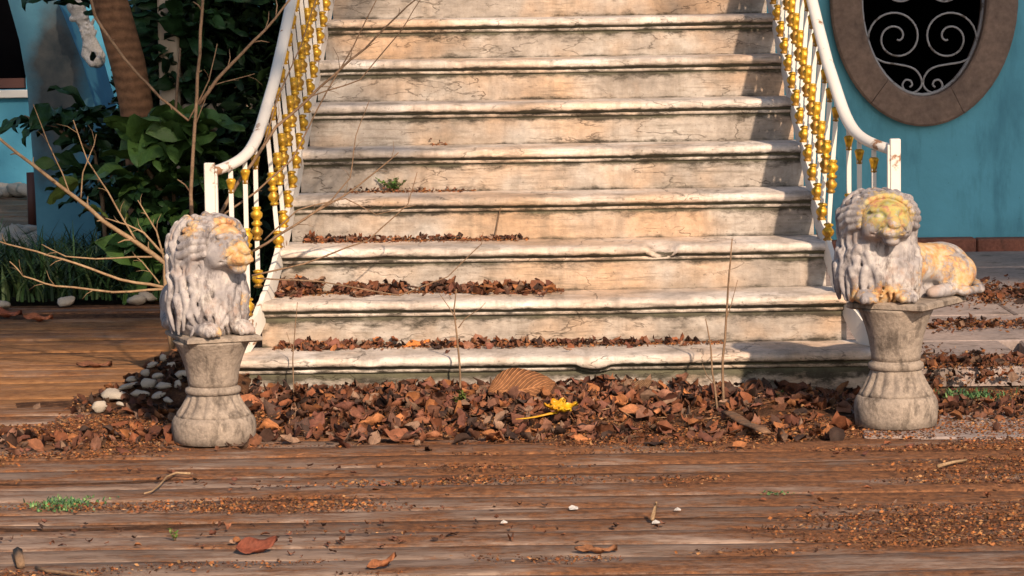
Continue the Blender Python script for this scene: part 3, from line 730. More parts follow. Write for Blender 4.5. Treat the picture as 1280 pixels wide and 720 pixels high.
    for (z0_, z1_, cnt, yy) in ((.225, .12, 9, -.100), (.165, .07, 11, -.108), (.11, .012, 12, -.108)):   # beard and chest locks
        for i in range(cnt):
            u0 = (i-(cnt-1)/2)/(cnt/2); x = u0*.115*(.75 if z0_ > .2 else 1); sw = rd.uniform(-.014, .014); yb = yy*math.sqrt(max(.08, 1-(u0*.93)**2)); dz = rd.uniform(-.02, .012)
            Mn.path([(x, yb, z0_+dz), (x+sw, yb*1.06, z0_+dz-(z0_-z1_)*.33), (x-sw*.7, yb*1.08, z0_+dz-(z0_-z1_)*.66), (x+sw*.6, yb*1.03, max(.004, z1_+dz))], .0135, .005, .0022)
    for nm, S in (('body', B), ('mane', Mn)):
        V, Fa = S.mesh()
        nz = np.array([mn.noise(Vector(p)*38) for p in V]); 
        for it in range(1):          # one light smoothing pass
            acc = np.zeros_like(V); cnt = np.zeros(len(V))
            for a, b in ((0, 1), (1, 2), (2, 3), (3, 0)):
                np.add.at(acc, Fa[:, a], V[Fa[:, b]]); np.add.at(cnt, Fa[:, a], 1); np.add.at(acc, Fa[:, b], V[Fa[:, a]]); np.add.at(cnt, Fa[:, b], 1)
            V = V*.5+.5*acc/np.maximum(cnt, 1)[:, None]
        V = V+nz[:, None]*.0014; VO = V; V = V*np.array(sc)
        li = np.zeros(len(V))
        for (c, r, s_, fr_) in spots:
            c = rotz(head_yaw if fr_ == 'h' else body_yaw)@np.array(c)
            li = np.maximum(li, s_*np.exp(-((VO-c)**2).sum(1)/(r*r)))
        link(nm, mesh(nm, V, Fa, MT['lion'], True, {'lichen': li, 'moss': np.full(len(V), mossy)*(np.exp(-((VO-rotz(head_yaw)@np.array((0, -.14, .33)))**2).sum(1)/.012))}), root)
def pedestal(loc, label, H, slabrz, sw, sl_, off, capz=.03):
    t = thing('pedestal', label, 'pedestal', loc, 0, 'urn shaped pedestals under the lions'); k = H
    ft = [(.112, 0), (.131, .004), (.134, .03), (.136, .055), (.134, .075), (.128, .088), (.122, .094)]
    MB().lathe([(r, z*H/.37) for r, z in ft], 48, [0, 0, .0, 0, 0, 0, 0]).build('foot', MT['ped'], t, True)
    sh = [(.122, .092), (.115, .105), (.100, .125), (.088, .148), (.082, .163), (.080, .170)]
    MB().lathe([(r, z*H/.37) for r, z in sh], 128, [.02, .07, .09, .09, .07, 0], 16).build('fluted_skirt', MT['ped'], t, True)
    MB().lathe([(r, z*H/.37) for r, z in [(.080, .168), (.088, .172), (.090, .180), (.088, .188), (.079, .193), (.078, .197)]], 48).build('waist_ring', MT['ped'], t, True)
    bl = [(.078, .195), (.080, .21), (.083, .235), (.089, .265), (.098, .295), (.110, .325), (.120, .345), (.124, .352)]
    MB().lathe([(r, z*H/.37) for r, z in bl], 96, [0, .01, .018, .018, .018, .018, .01, 0], 8).build('bell', MT['ped'], t, True)
    z0 = .350*H/.37; c, s_ = math.cos(slabrz), math.sin(slabrz); v = []; f = []
    per = []
    for (x, y) in ((-sw, -sl_), (sw, -sl_), (sw, sl_), (-sw, sl_)):
        per.append((x, y))
    ring_ = []
    for i in range(4):
        a, b = per[i], per[(i+1) % 4]
        for j in range(6): u = j/6; ring_.append((a[0]+(b[0]-a[0])*u, a[1]+(b[1]-a[1])*u))
    n = len(ring_)
    for kk, (ins, z) in enumerate(((.012, z0), (0, z0+.006), (0, z0+capz-.006), (.010, z0+capz))):
        for i, (x, y) in enumerate(ring_):
            q = 1-ins/max(sw, .01)-abs(fbm((x*14, y*14, loc[0]), 1, 3))*.05; x2, y2 = x*q, y*q; v.append((off[0]+x2*c-y2*s_, off[1]+x2*s_+y2*c, z))
    for kk in range(3):
        for i in range(n): f.append((kk*n+i, kk*n+(i+1) % n, (kk+1)*n+(i+1) % n, (kk+1)*n+i))
    f += [tuple(range(n-1, -1, -1)), tuple(3*n+i for i in range(n))]
    link('top_slab', mesh('top_slab', v, f, MT['ped']), t); return z0+capz
gl = gr(268, 552); gR = gr(1120, 534)
zl = pedestal((gl.x, gl.y, 0), 'short fluted stone pedestal under the left lion beside the pebble heap', .345, .35, .125, .16, (-.0, .05), .022)
lion1 = thing('lion_statue', 'white marble lion with orange lichen on its muzzle, head turned right, on the left pedestal', 'statue', (gl.x-.015, gl.y+.03, zl), 0, 'marble lion statues on pedestals')
make_lion(lion1, R(14), R(44), [((0, -.19, .28), .062, 1.0, 'h'), ((0, -.12, .36), .055, .95, 'h'), ((-.09, -.05, .36), .045, .72, 'h'), ((-.04, -.16, .02), .045, .95, 'h'), ((-.03, .0, .40), .05, .7, 'h'), ((.05, -.1, .12), .04, .6, 'h')], 3, 0.0, (1.0, 1.0, .935))
zr = pedestal((gR.x, gR.y, .006), 'taller fluted stone pedestal under the right lion on the broken slab', .405, -.55, .135, .18, (.045, .055), .026)
lion2 = thing('lion_statue', 'marble lion facing the camera with green and rust lichen on its brow, right pedestal', 'statue', (gR.x-.055, gR.y+.02, zr+.006), 0, 'marble lion statues on pedestals')
make_lion(lion2, R(-48), R(8), [((0, -.13, .34), .085, 1.1, 'h'), ((.0, -.18, .29), .05, .95, 'h'), ((.03, .2, .15), .10, .9, 'b'), ((.07, .35, .1), .09, .8, 'b'), ((0, -.13, .01), .07, .95, 'h'), ((-.09, -.10, .01), .05, .8, 'h'), ((.08, .27, .06), .085, .9, 'b'), ((.05, .12, .19), .07, .8, 'b'), ((.09, .0, .33), .045, .7, 'h'), ((-.0, .0, .40), .04, .8, 'h'), ((.1, .1, .1), .07, .7, 'b')], 9, 1.0, (1.05, 1.05, .88))

# ------------------------------------------------------------------ leaves
def leaf_batch(pos, size, nrm_yaw, tilt, roll_, curl, cup, col, wid=.55, nu=6, crump=1.0):
    """batch of curled leaves: returns verts, faces, colours, uvs"""
    N = len(pos); us = np.linspace(0, 1, nu+1); vs = np.array([-1, -.5, 0, .5, 1])
    U, W = np.meshgrid(us, vs, indexing='ij'); U = U.ravel(); W = W.ravel(); wd = (np.sin(PI*U**.85)**.75)*.5
    wd = np.where((U < .001) | (U > .999), .02, wd)
    size = np.asarray(size)[:, None]; curl = np.asarray(curl)[:, None]; cup = np.asarray(cup)[:, None]; wid = np.broadcast_to(np.asarray(wid), (N,))[:, None]
    x0 = U[None]-.5; y0 = W[None]*wd[None]*wid
    ang = x0*curl; k = np.where(np.abs(curl) < 1e-3, 1e-3, curl)
    X = np.sin(ang)/k; Z = (1-np.cos(ang))/k*1.0 + np.abs(W[None])**1.5*wd[None]*wid*cup
    Y = y0*(1-.25*np.abs(cup))
    Z = Z+.05*np.sin(U[None]*11+pos[:, 0:1]*50+W[None]*4)*crump+.04*np.sin(W[None]*7+U[None]*5+pos[:, 1:2]*80)*crump
    P = np.stack([X, Y, Z], -1)*size[..., None]
    def rot(P, a, i, j):
        c = np.cos(a)[:, None]; s_ = np.sin(a)[:, None]; A = P[..., i]*c-P[..., j]*s_; B = P[..., i]*s_+P[..., j]*c; P = P.copy(); P[..., i] = A; P[..., j] = B; return P
    P = rot(P, np.asarray(roll_), 1, 2); P = rot(P, np.asarray(tilt), 2, 0); P = rot(P, np.asarray(nrm_yaw), 0, 1)
    P = P+pos[:, None, :]; nv = P.shape[1]; base = []
    for i in range(nu):
        for j in range(4): base.append((i*5+j, (i+1)*5+j, (i+1)*5+j+1, i*5+j+1))
    base = np.array(base); Fa = (base[None]+(np.arange(N)*nv)[:, None, None]).reshape(-1, 4)
    return P.reshape(-1, 3), Fa, np.repeat(col, nv, 0), np.tile(np.stack([U, W*.5+.5], -1), (N, 1))
BR = np.array([(.20, .078, .042), (.14, .058, .036), (.25, .105, .055), (.33, .135, .055), (.08, .04, .028), (.22, .105, .07), (.27, .17, .12), (.18, .072, .05), (.24, .085, .04), (.06, .035, .028)])
def browns(n, dark=1.0): return BR[rng.integers(0, len(BR), n)]*rng.uniform(.7, 1.25, (n, 1))*dark
def litter(name, label, pos, smin, smax, dark=1.0, tilt=.5, nu=4):
    n = len(pos); V, Fa, c, uv = leaf_batch(pos, rng.uniform(smin, smax, n), rng.uniform(0, 2*PI, n), rng.normal(0, tilt, n), rng.normal(0, tilt, n), rng.normal(.6, 1.6, n), rng.normal(.3, .5, n), browns(n, dark), rng.uniform(.25, .9, n), nu, rng.uniform(.4, 2.0, (n, 1)))
    o = link(name, mesh(name, V, Fa, MT['litter'], True, {'col': c}, uv)); return tag(o, label, None, None, 'stuff')
def crumbs(name, label, pos, smin, smax, cols, thin=1.0):
    n = len(pos); s_ = rng.uniform(smin, smax, n)[:, None]; a = rng.normal(0, 1, (n, 3)); a[:, 2] *= .3; a /= np.linalg.norm(a, axis=1)[:, None]; b = rng.normal(0, 1, (n, 3)); b -= (b*a).sum(1)[:, None]*a; b /= np.linalg.norm(b, axis=1)[:, None]
    b *= rng.uniform(.2, .7, (n, 1))*thin; cz = np.cross(a, b)*.4
    V = np.stack([pos-a*s_, pos+b*s_, pos+a*s_, pos-b*s_+cz*s_], 1).reshape(-1, 3); q = np.arange(n)[:, None]*4; Fa = np.vstack([q+np.array([0, 1, 2]), q+np.array([0, 2, 3])])
    o = link(name, mesh(name, V, Fa, MT['crumb'], False, {'col': np.repeat(cols, 4, 0)})); return tag(o, label, None, None, 'stuff')
# mulch mound at the foot of the stairs
def mound_h(x, y):
    e = max(0, 1-abs(y+.02)/.75)**1.3*.045*(1-.5*max(0, min(1, (x-.2)/.8)))*(1.0 if y < .05 else 0)
    side = max(0, min(1, (1.45-abs(x+.1))/.5)); n = fbm((x*3, y*5, 0), 1, 4)*.012+fbm((x*14, y*14, 3), 1, 3)*.008
    edge = max(0, min(1, (y+.86+fbm((x*1.7, 3, 0), 1, 3)*.12)/.18)); return (e*side+n+.006)*edge*side-.004*(1-edge*side)-.006
nx, ny = 170, 60; v = []; f = []
for i in range(nx+1):
    for j in range(ny+1):
        x = -1.62+3.05*i/nx; y = -.98+.975*j/ny; v.append((x, y, mound_h(x, y)))
for i in range(nx):
    for j in range(ny): a = i*(ny+1)+j; f.append((a, a+ny+1, a+ny+2, a+1))
tag(link('leaf_mulch', mesh('leaf_mulch', v, f, MT['soil'], True)), 'rotting brown leaf mulch heaped against the bottom step', None, None, 'stuff')
pos = []
while len(pos) < 2300:
    x = rng.normal(-.15, .66); y = -.03-abs(rng.normal(0, .27))
    if abs(x) < 1.45 and y > -.85: pos.append((x, y, max(0, mound_h(x, y))+rng.uniform(.002, .024)))
pos += [(x, y, .012) for x, y in zip(rng.uniform(-2.2, .95, 420), -.72-np.abs(rng.normal(0, .16, 420)))]
litter('leaf_litter', 'deep heap of curled brown dead leaves at the foot of the stairs', np.array(pos), .018, .085, .80, .6)
pos = []
while len(pos) < 700:
    x = rng.uniform(-3.0, 3.2); y = rng.uniform(-3.0, .2); d = fbm((x*.9, y*2.2, 5), 1, 3)
    if d > .20 and not (abs(x) < 1.1 and y > -.1): pos.append((x, y, .006+rng.uniform(0, .006)))
litter('scattered_leaves', 'thin scatter of small dead leaves over the boards', np.array(pos), .008, .032, .9, .25)
# orange crumbs over the boards, denser in streaks
cr = np.array([(.42, .16, .05), (.30, .11, .045), (.22, .09, .05), (.14, .06, .035), (.50, .27, .12), (.10, .05, .03), (.36, .14, .05)])
pos = []
while len(pos) < 90000:
    x = rng.uniform(-2.4, 2.6); y = rng.uniform(-3.2, .1)
    d = fbm((x*.8, y*3.2, 9), 1, 5)+.34*(x > .0)*(y > -2.85)*(1 if y > -1.3 or x > .3 else .3)-.06*(x < 0)*(y < -1.2)+(.55 if y > -.98+fbm((x*2, 7, 0), 1, 3)*.15 and abs(x) < 1.7 else 0)
    if 1.2 < x < 2.5 and -1.0 < y < -.45: d -= .5
    if d > .20+rng.uniform(0, .35) and not (abs(x) < 1.1 and y > -.02): pos.append((x, y, .004+rng.uniform(0, .006)+(max(0, mound_h(x, y)) if y > -.98 and abs(x) < 1.45 else 0)))
pos = np.array(pos); crumbs('leaf_crumbs', 'orange brown crumbs of broken leaves and bark strewn over the boards', pos, .0018, .008, cr[rng.integers(0, len(cr), len(pos))]*rng.uniform(.3, 1.0, (len(pos), 1)))
ps = []
while len(ps) < 2600:
    x = rng.normal(0, .8); y = -abs(rng.normal(0, .42))-.01
    if abs(x) < 1.7 and y > -1.3 and not (abs(x) > 1.05 and abs(x) < 1.3 and y > -.9 and y < -.3): ps.append((x, y, max(0, mound_h(x, y) if abs(x) < 1.4 and y > -.97 else 0)+rng.uniform(.004, .022)))
ps = np.array(ps); crumbs('leaf_fibres', 'thin broken stalks and slivers mixed through the leaf heap', ps, .008, .035, np.array([(.34, .20, .11), (.14, .07, .04), (.26, .12, .06), (.07, .045, .03)])[rng.integers(0, 4, len(ps))]*rng.uniform(.6, 1.2, (len(ps), 1)), .09)
# litter on the treads (step, x0 px, x1 px, count, depth scale)
words = {1: 'brown leaf litter lying along the back of the lowest step', 2: 'thick strip of brown dead leaves on the second step', 3: 'dark crumbly leaf litter on the third step', 4: 'thin strip of brown litter at the left of the fourth step', 5: 'small patch of litter at the back of the fifth step'}
for n, xa, xb, cnt, sm in ((1, 350, 880, 520, .055), (2, 350, 690, 640, .078), (3, 385, 650, 380, .04), (4, 440, 590, 90, .02), (5, 540, 560, 12, .02)):
    a = at(xa, 300, n*GO).x; b = at(xb, 300, n*GO).x; t_ = rng.uniform(0, 1, cnt)**(1.6); x = a+(b-a)*t_
    cl = np.array([fbm((q*4.5, n*3.0, 1), 1, 3) for q in x]); kp = cl > rng.uniform(-.45, .12, cnt); x = x[kp]; t_ = t_[kp]; cl = cl[kp]; cnt = len(x)
    y = n*GO-np.abs(rng.normal(0, (.055 if n < 3 else .03), cnt))*(1+cl)-.008; z = n*RISE+.003+rng.uniform(0, 1, cnt)*(.050 if n == 2 else .022)*(1-t_*.6)*np.clip(1-(n*GO-y)/.12, .1, 1)
    pos = np.stack([x, y, z], 1); litter('step_litter', words[n], pos, .012, sm, .9, .5)
    m_ = cnt*5; t_ = rng.uniform(-.02, 1.04, m_); x = a+(b-a)*t_; y = n*GO-np.abs(rng.normal(0, .05, m_))-.004; pos = np.stack([x, y, np.full(m_, n*RISE+.003)], 1)
    crumbs('step_crumbs', words[n].replace('leaf litter', 'crumbs').replace('litter', 'crumbs').replace('dead leaves', 'leaf crumbs'), pos, .003, .009, cr[rng.integers(0, len(cr), m_)]*rng.uniform(.3, .9, (m_, 1)))
# litter bands on the paving
pos = []
for (ya, yb, xa, xb, c_) in ((353, 383, 1185, 1285, 260), (400, 414, 1150, 1230, 90), (446, 462, 1150, 1285, 160), (484, 518, 1150, 1285, 330), (440, 478, 1140, 1175, 60)):
    for i in range(c_):
        p = gr(rng.uniform(xa, xb+60), rng.normal((ya+yb)/2, (yb-ya)/4), .03); pos.append((p.x, p.y, (.034 if p.y > .5 else .004)+rng.uniform(0, .012)))
litter('paving_litter', 'dark bands of dead leaves lying along the paving joints', np.array(pos), .02, .06, .62)
pos = np.array([(p[0]+rng.normal(0, .06), p[1]+rng.normal(0, .06), p[2]*0+(.036 if p[1] > .5 else .006)) for p in pos for _ in range(8)])
crumbs('paving_crumbs', 'dark crumbs of soil along the paving joints', pos, .004, .012, cr[rng.integers(0, len(cr), len(pos))]*rng.uniform(.2, .7, (len(pos), 1)))

def one_leaf(name, label, cat, p, size, yaw_, tilt, roll_, curl, cup, col, wid=.55, group=None, mt='litter', crump=1.0):
    V, Fa, c, uv = leaf_batch(np.array([(0., 0., 0.)]), [size], [yaw_], [tilt], [roll_], [curl], [cup], np.array([col]), wid, 10, crump)
    o = link(name, mesh(name, V, Fa, MT[mt], True, {'col': c}, uv), None, p)
    md = o.modifiers.new('thickness', 'SOLIDIFY'); md.thickness = .0012
    return tag(o, label, cat, group)
def gz(x, y, dz=.03): p = gr(x, y, dz); p.z = dz; return p
one_leaf('dead_leaf', 'largest fan veined tan leaf leaning on the bottom step', 'leaf', gz(652, 487, .075), .235, .15, -.10, .95, .5, .15, (.33, .165, .085), .70, None, 'rib', .3)
one_leaf('dead_leaf', 'dark folded leaf with grey ribs just right of the largest leaf', 'leaf', gz(672, 492, .05)+Vector((.03, -.05, 0)), .13, .5, -.1, .8, .9, .6, (.16, .085, .055), .6, None, 'rib', .5)
one_leaf('dead_leaf', 'arched chestnut leaf standing in front of the bottom step', 'leaf', gz(520, 495, .045), .14, 0, 0, .7, -1.8, .2, (.24, .10, .06), .6, None, 'rib', .4)
one_leaf('dead_leaf', 'grey brown curled leaf tilted against the bottom riser', 'leaf', gz(792, 490, .045), .15, .2, -.35, .5, .7, .5, (.30, .19, .12), .6, None, 'rib', .5)
one_leaf('dead_leaf', 'orange rolled up leaf right of the grey curled leaf', 'leaf', gz(857, 497, .04), .085, .2, 0, .6, -2.2, .6, (.44, .17, .06), .7)
one_leaf('dead_leaf', 'long flat rust coloured leaf beside the left pedestal', 'leaf', gz(318, 508, .04), .16, -.3, .25, .5, .6, .3, (.33, .13, .065), .42)
one_leaf('dead_leaf', 'flat orange brown leaf in the heap below the yellow one', 'leaf', gz(800, 517, .025), .15, .1, .05, .25, .8, .4, (.40, .17, .08), .4)
one_leaf('dead_leaf', 'bright orange leaf on the lowest step', 'leaf', at(522, 436, GO-.03)+Vector((0, 0, .012)), .10, .25, -.2, .6, .8, .5, (.55, .19, .05), .4)
one_leaf('dead_leaf', 'red brown star shaped leaf on the boards at lower left', 'leaf', gz(322, 686, .012), .12, .2, -.2, .6, 1.6, .5, (.17, .05, .03), .5)
one_leaf('dead_leaf', 'small upright rust leaf on the boards at bottom left', 'leaf', gz(478, 706, .01), .09, .5, -.3, .2, 1.3, .5, (.28, .11, .05), .4)
one_leaf('dead_leaf', 'thin dark brown leaf lying flat near the bottom edge', 'leaf', gz(745, 688, .008), .11, .05, 0, .15, .6, .3, (.22, .10, .05), .25)
one_leaf('dead_leaf', 'reddish leaf lying on the far boards at the left edge', 'leaf', gz(6, 394, .012), .16, .1, 0, .35, .8, .4, (.28, .09, .05), .45)
one_leaf('dead_leaf', 'rust red leaf beside the one at the left edge', 'leaf', gz(48, 399, .012), .14, -.1, 0, .3, .9, .4, (.34, .12, .06), .4)
one_leaf('dead_leaf', 'long thin brown leaf on the orange boards behind the left pedestal', 'leaf', gz(118, 457, .01), .14, .05, 0, .3, .6, .4, (.14, .06, .035), .2)
for i in range(70):
    x = rng.uniform(330, 900); y = rng.uniform(505, 546); p = gr(x, y, .02); z = max(0, mound_h(p.x, p.y))+.012
    one_leaf('dead_leaf', 'curled brown dead leaf in the heap '+('near the left pedestal' if x < 480 else 'between the left sapling and the yellow flower' if x < 660 else 'between the yellow flower and the bark strip'), 'leaf', (p.x, p.y, z), rng.uniform(.05, .115), rng.uniform(0, 6.28), rng.normal(0, .3), rng.normal(0, .35), rng.normal(.9, 1.2), rng.normal(.5, .4), browns(1, 1.15)[0], rng.uniform(.45, .65), 'curled leaves in the heap')
# yellow wilted flower
yf = thing('yellow_flower', 'bright yellow wilted flower lying on the dead leaves', 'flower', gz(698, 515, .05))
MT['yellow'] = (lambda m: m.fin(m.ramp(m.noise(m.vec(), 30, 4), (.35, (.50, .20, .01)), (.6, (.72, .46, .02))), .45, m.noise(m.vec(), 60, 3), .3, .003))(NT('yellow_petal'))
def petal(ang, L, tilt, curl, wid=.55):
    V, Fa, c, uv = leaf_batch(np.array([(0., 0., 0.)]), [L], [0], [0], [0], [curl], [.7], np.array([(1, 1, 1)]), wid, 8)
    V[:, 0] += L*.45; M_ = Matrix.Rotation(ang, 3, 'Z')@Matrix.Rotation(-tilt, 3, 'Y'); V = np.array([M_@Vector(p) for p in V]); o = link('petal', mesh('petal', V, Fa, MT['yellow'], True), yf); o.modifiers.new('t', 'SOLIDIFY').thickness = .0015
for a_, L, t_, c_ in ((.1, .075, .25, 1.5), (1.0, .06, .7, 1.2), (2.0, .06, .6, 1.4), (-.7, .06, .1, 1.2), (-1.6, .055, .15, 1.6), (2.9, .06, .3, 1.6), (.6, .05, .9, 1.3)): petal(a_, L, t_, c_, .8)
MB().tube([(0, 0, 0), (-.03, -.01, -.004), (-.07, -.03, -.010), (-.105, -.01, -.018), (-.14, -.04, -.016)], [.010, .008, .006, .005, .002], 8, .5).build('flower_tube', MT['yellow'], yf, True)
# bark piece, paper bits, twigs on the boards
p0 = gz(905, 514, .035); p1 = gz(958, 541, .03); dr = (p1-p0)
bk = MB(); bk.tube([p0+dr*u+Vector((0, 0, .004*math.sin(u*9))) for u in np.linspace(0, 1, 8)], [.012, .02, .024, .024, .023, .022, .024, .016], 8, .28)
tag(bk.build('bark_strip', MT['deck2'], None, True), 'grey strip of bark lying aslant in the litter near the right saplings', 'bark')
for (x, y, a_, b_2, lb) in ((717, 636, .028, .018, 'square white paper scrap on the front boards'), (820, 654, .022, .010, 'thin white flake on the boards right of the paper scrap'), (847, 638, .018, .007, 'narrow pale flake behind the other white scraps'), (630, 654, .018, .006, 'tiny white flake left of the paper scrap')):
    p = gz(x, y, .006); tag(MB().add([(-a_*.5, -b_2*.5, 0), (a_*.35, -b_2*.6, .002), (a_*.5, b_2*.3, 0), (-a_*.1, b_2*.6, .004), (-a_*.45, b_2*.4, .002), (-a_*.5, -b_2*.5, .001), (a_*.35, -b_2*.6, .003), (a_*.5, b_2*.3, .004), (-a_*.1, b_2*.6, .008), (-a_*.45, b_2*.4, .003)], [(4, 3, 2, 1, 0), (5, 6, 7, 8, 9)]+[(i, (i+1) % 5, (i+1) % 5+5, i+5) for i in range(5)]).build('white_scrap', MT['white_stucco'], None, False, loc=p, rot=(.12, .05, rng.uniform(-.4, .4))), lb, 'scrap', 'white scraps on the boards')
def twig(lb, pts, r0, r1, mat='twig', nm='twig'):
    n = len(pts); return tag(MB().tube(pts, [r0+(r1-r0)*i/(n-1) for i in range(n)], 6).build(nm, MT[mat], None, True), lb, 'twig')
twig('curved pale twig lying on the boards below the left pedestal', [gz(a, b, .012) for a, b in ((238, 592), (220, 591), (208, 596), (200, 606), (190, 614), (180, 617))], .004, .002, 'pale_twig')
twig('dark bent twig at the bottom left corner of the boards', [gz(a, b, .010) for a, b in ((45, 710), (60, 714), (80, 716), (100, 719), (125, 722))], .005, .003)
twig('pale broken twig on the boards at right', [gz(a, b, .012) for a, b in ((1172, 583), (1190, 578), (1208, 575))], .006, .004, 'pale_twig')
twig('orange stub of twig standing on the front boards at right', [gz(815, 650, .01), gz(820, 640, .02)+Vector((0, 0, .02)), gz(816, 642, .02)+Vector((.01, 0, .03))], .006, .003, 'pale_twig')
twig('short brown stub of wood on the boards at bottom left', [gz(22, 690, .012), gz(26, 706, .012)], .014, .011)

# ------------------------------------------------------------------ stones
def pebble_mesh(sd):
    v = []; f = []; n = 10; m_ = 7
    for i in range(m_+1):
        ph = PI*i/m_
        for k in range(n):
            q = 2*PI*k/n; d = Vector((math.sin(ph)*math.cos(q), math.sin(ph)*math.sin(q), math.cos(ph))); r = 1+.42*mn.noise(d*1.5+Vector((sd*3, 0, 0)))+.16*mn.noise(d*4+Vector((sd*5, 2, 0))); v.append(d*r)
    for i in range(m_):
        for k in range(n): f.append((i*n+k, (i+1)*n+k, (i+1)*n+(k+1) % n, i*n+(k+1) % n))
    return mesh('pebble', v, f, MT['pebble'], True)
PM = [pebble_mesh(i) for i in range(10)]
def peb(p, a, b, c, lb, gp, dk=None):
    o = link('pebble', random.choice(PM), None, p, (rng.uniform(-.3, .3), rng.uniform(-.3, .3), rng.uniform(-.6, .6)), (a, b, c)); tag(o, lb, 'stone', gp); return o
def heap_h(x, y): return .20*math.exp(-((x+1.24)/.26)**2-((y-.12)/.30)**2)
for (x, y, a_, c_) in ((160, 483, .045, .018), (142, 493, .045, .018), (124, 508, .034, .022), (165, 474, .03, .014), (228, 468, .022, .02), (182, 466, .02, .015), (197, 470, .022, .016), (186, 480, .025, .018), (205, 482, .024, .016), (176, 492, .03, .016), (214, 458, .022, .016), (150, 505, .022, .013), (198, 494, .022, .014), (205, 448, .02, .014), (222, 480, .018, .015), (190, 456, .018, .012), (210, 500, .02, .012)):
    d_ = ray(x, y); t_ = 9.2
    while t_ < 11.5 and (CAM+d_*t_).z > max(.008, heap_h((CAM+d_*t_).x, (CAM+d_*t_).y)+.012): t_ += .01
    p = CAM+d_*t_; a_ = a_*rng.uniform(.75, 1.35); peb((p.x, p.y, p.z), a_, a_*.6, c_*rng.uniform(.6, 1.1), {160: 'long white pebble topmost of the row left of the left pedestal', 142: 'long cream pebble below the topmost one left of the left pedestal', 124: 'greyish pebble leftmost in the heap by the left pedestal', 228: 'round cream pebble tucked against the left pedestal'}.get(x, 'white pebble in the mossy heap left of the left pedestal'), 'pebbles in the heap by the left pedestal')
# the heap below the pebbles
v = []; f = []; n1 = 26
for i in range(n1+1):
    for j in range(n1+1):
        x = -1.78+.72*i/n1; y = -.35+.85*j/n1; hh = .20*math.exp(-((x+1.24)/.26)**2-((y-.12)/.30)**2)
        v.append((x, y, hh*(1+.4*fbm((x*9, y*9, 0), 1, 3))+fbm((x*30, y*30, 0), 1, 2)*.008-.012))
for i in range(n1):
    for j in range(n1): a = i*(n1+1)+j; f.append((a, a+n1+1, a+n1+2, a+1))
tag(link('debris_heap', mesh('debris_heap', v, f, MT['soil'], True)), 'dark heap of soil and rubble beside the stairs behind the left pedestal', None, None, 'stuff')
pos = np.array([(x, y, .20*math.exp(-((x+1.24)/.26)**2-((y-.12)/.30)**2)+.004) for x, y in zip(rng.normal(-1.32, .17, 260), rng.normal(.0, .16, 260))])
litter('heap_litter', 'dark leaves and moss covering the heap by the left pedestal', pos, .02, .06, .5)
for i in range(46):
    p = gr(rng.uniform(-10, 52), rng.uniform(296, 322), .02); peb((p.x, p.y, rng.uniform(.03, .10)), rng.uniform(.04, .07), rng.uniform(.03, .05), rng.uniform(.025, .04), 'white pebble in the pile at the foot of the curved pier', 'pebbles at the foot of the curved pier')
for i in range(22):
    p = gr(rng.uniform(-10, 40), rng.uniform(236, 246), .02); peb((p.x, p.y, rng.uniform(.02, .06)), rng.uniform(.06, .1), .06, .045, 'white stone in the row below the far blue house wall', 'stones along the far house')
for x, y, lb in ((83, 377, 'single white pebble at the grass edge left of the lion'), (184, 371, 'broad pale pebble at the deck edge just left of the lion'), (2, 381, 'pale pebble at the grass edge by the picture border'), (172, 375, 'small pale pebble beside the broad one left of the lion')):
    p = gr(x, y, .02); peb((p.x, p.y, .02), .045, .035, .022, lb, None)

# ------------------------------------------------------------------ grass and weeds
def blades(name, label, base, hmin, hmax, lean, cols, wd=.006, kind='stuff'):
    n = len(base); hh = rng.uniform(hmin, hmax, n); yw = rng.uniform(0, 2*PI, n); ln = rng.uniform(.2, 1, n)*lean; V = []; Fa = []; sg = 5
    for i in range(n):
        c, s_ = math.cos(yw[i]), math.sin(yw[i]); b = len(V)
        for k in range(sg+1):
            u = k/sg; r = ln[i]*hh[i]*u*u; z = hh[i]*(u-.35*ln[i]*u*u); w_ = wd*(1-u**2)+.0006; p = base[i]
            V += [(p[0]+c*r-s_*w_, p[1]+s_*r+c*w_, p[2]+z), (p[0]+c*r+s_*w_, p[1]+s_*r-c*w_, p[2]+z)]
        for k in range(sg): Fa.append((b+2*k, b+2*k+1, b+2*k+3, b+2*k+2))
    cc = np.repeat(cols[rng.integers(0, len(cols), n)]*rng.uniform(.6, 1.3, (n, 1)), 2*(sg+1), 0)
    o = link(name, mesh(name, V, Fa, MT['blade'], True, {'col': cc})); return tag(o, label, None, None, kind)
GR_ = np.array([(.03, .075, .025), (.045, .10, .035), (.025, .055, .03), (.07, .11, .04)])
base = [(rng.uniform(-4.2, -1.25), rng.uniform(3.6, 5.6), 0) for _ in range(3800)]
blades('long_grass', 'long dark drooping grass at the foot of the curved pier', base, .10, .30, 1.5, GR_, .007)
base = [(-3.6+rng.normal(0, .5)+1.2*(i % 3 == 0), 3.75+abs(rng.normal(0, .3)), 0) for i in range(1400)]
blades('grass_tufts', 'arching grass tufts along the deck edge at the left', base, .18, .42, 1.3, GR_*1.1, .006)
def patch(lb, x, y, sx, sy, n, z=.005, cols=GR_*2.2, hm=.03):
    c = gr(x, y, z); base = [(c.x+rng.normal(0, sx), c.y+rng.normal(0, sy), z-.003) for _ in range(n)]; blades('moss_patch', lb, base, hm*.3, hm, 1.0, cols, .003)
patch('small green weed patch on the boards at lower left', 78, 630, .04, .05, 420, hm=.016)
patch('green moss patch on the soil right of the right pedestal', 1205, 496, .06, .05, 400, .01, GR_*1.6)
patch('tiny green moss speck on the boards at right', 968, 616, .014, .014, 30, .005, GR_*1.3, .008)
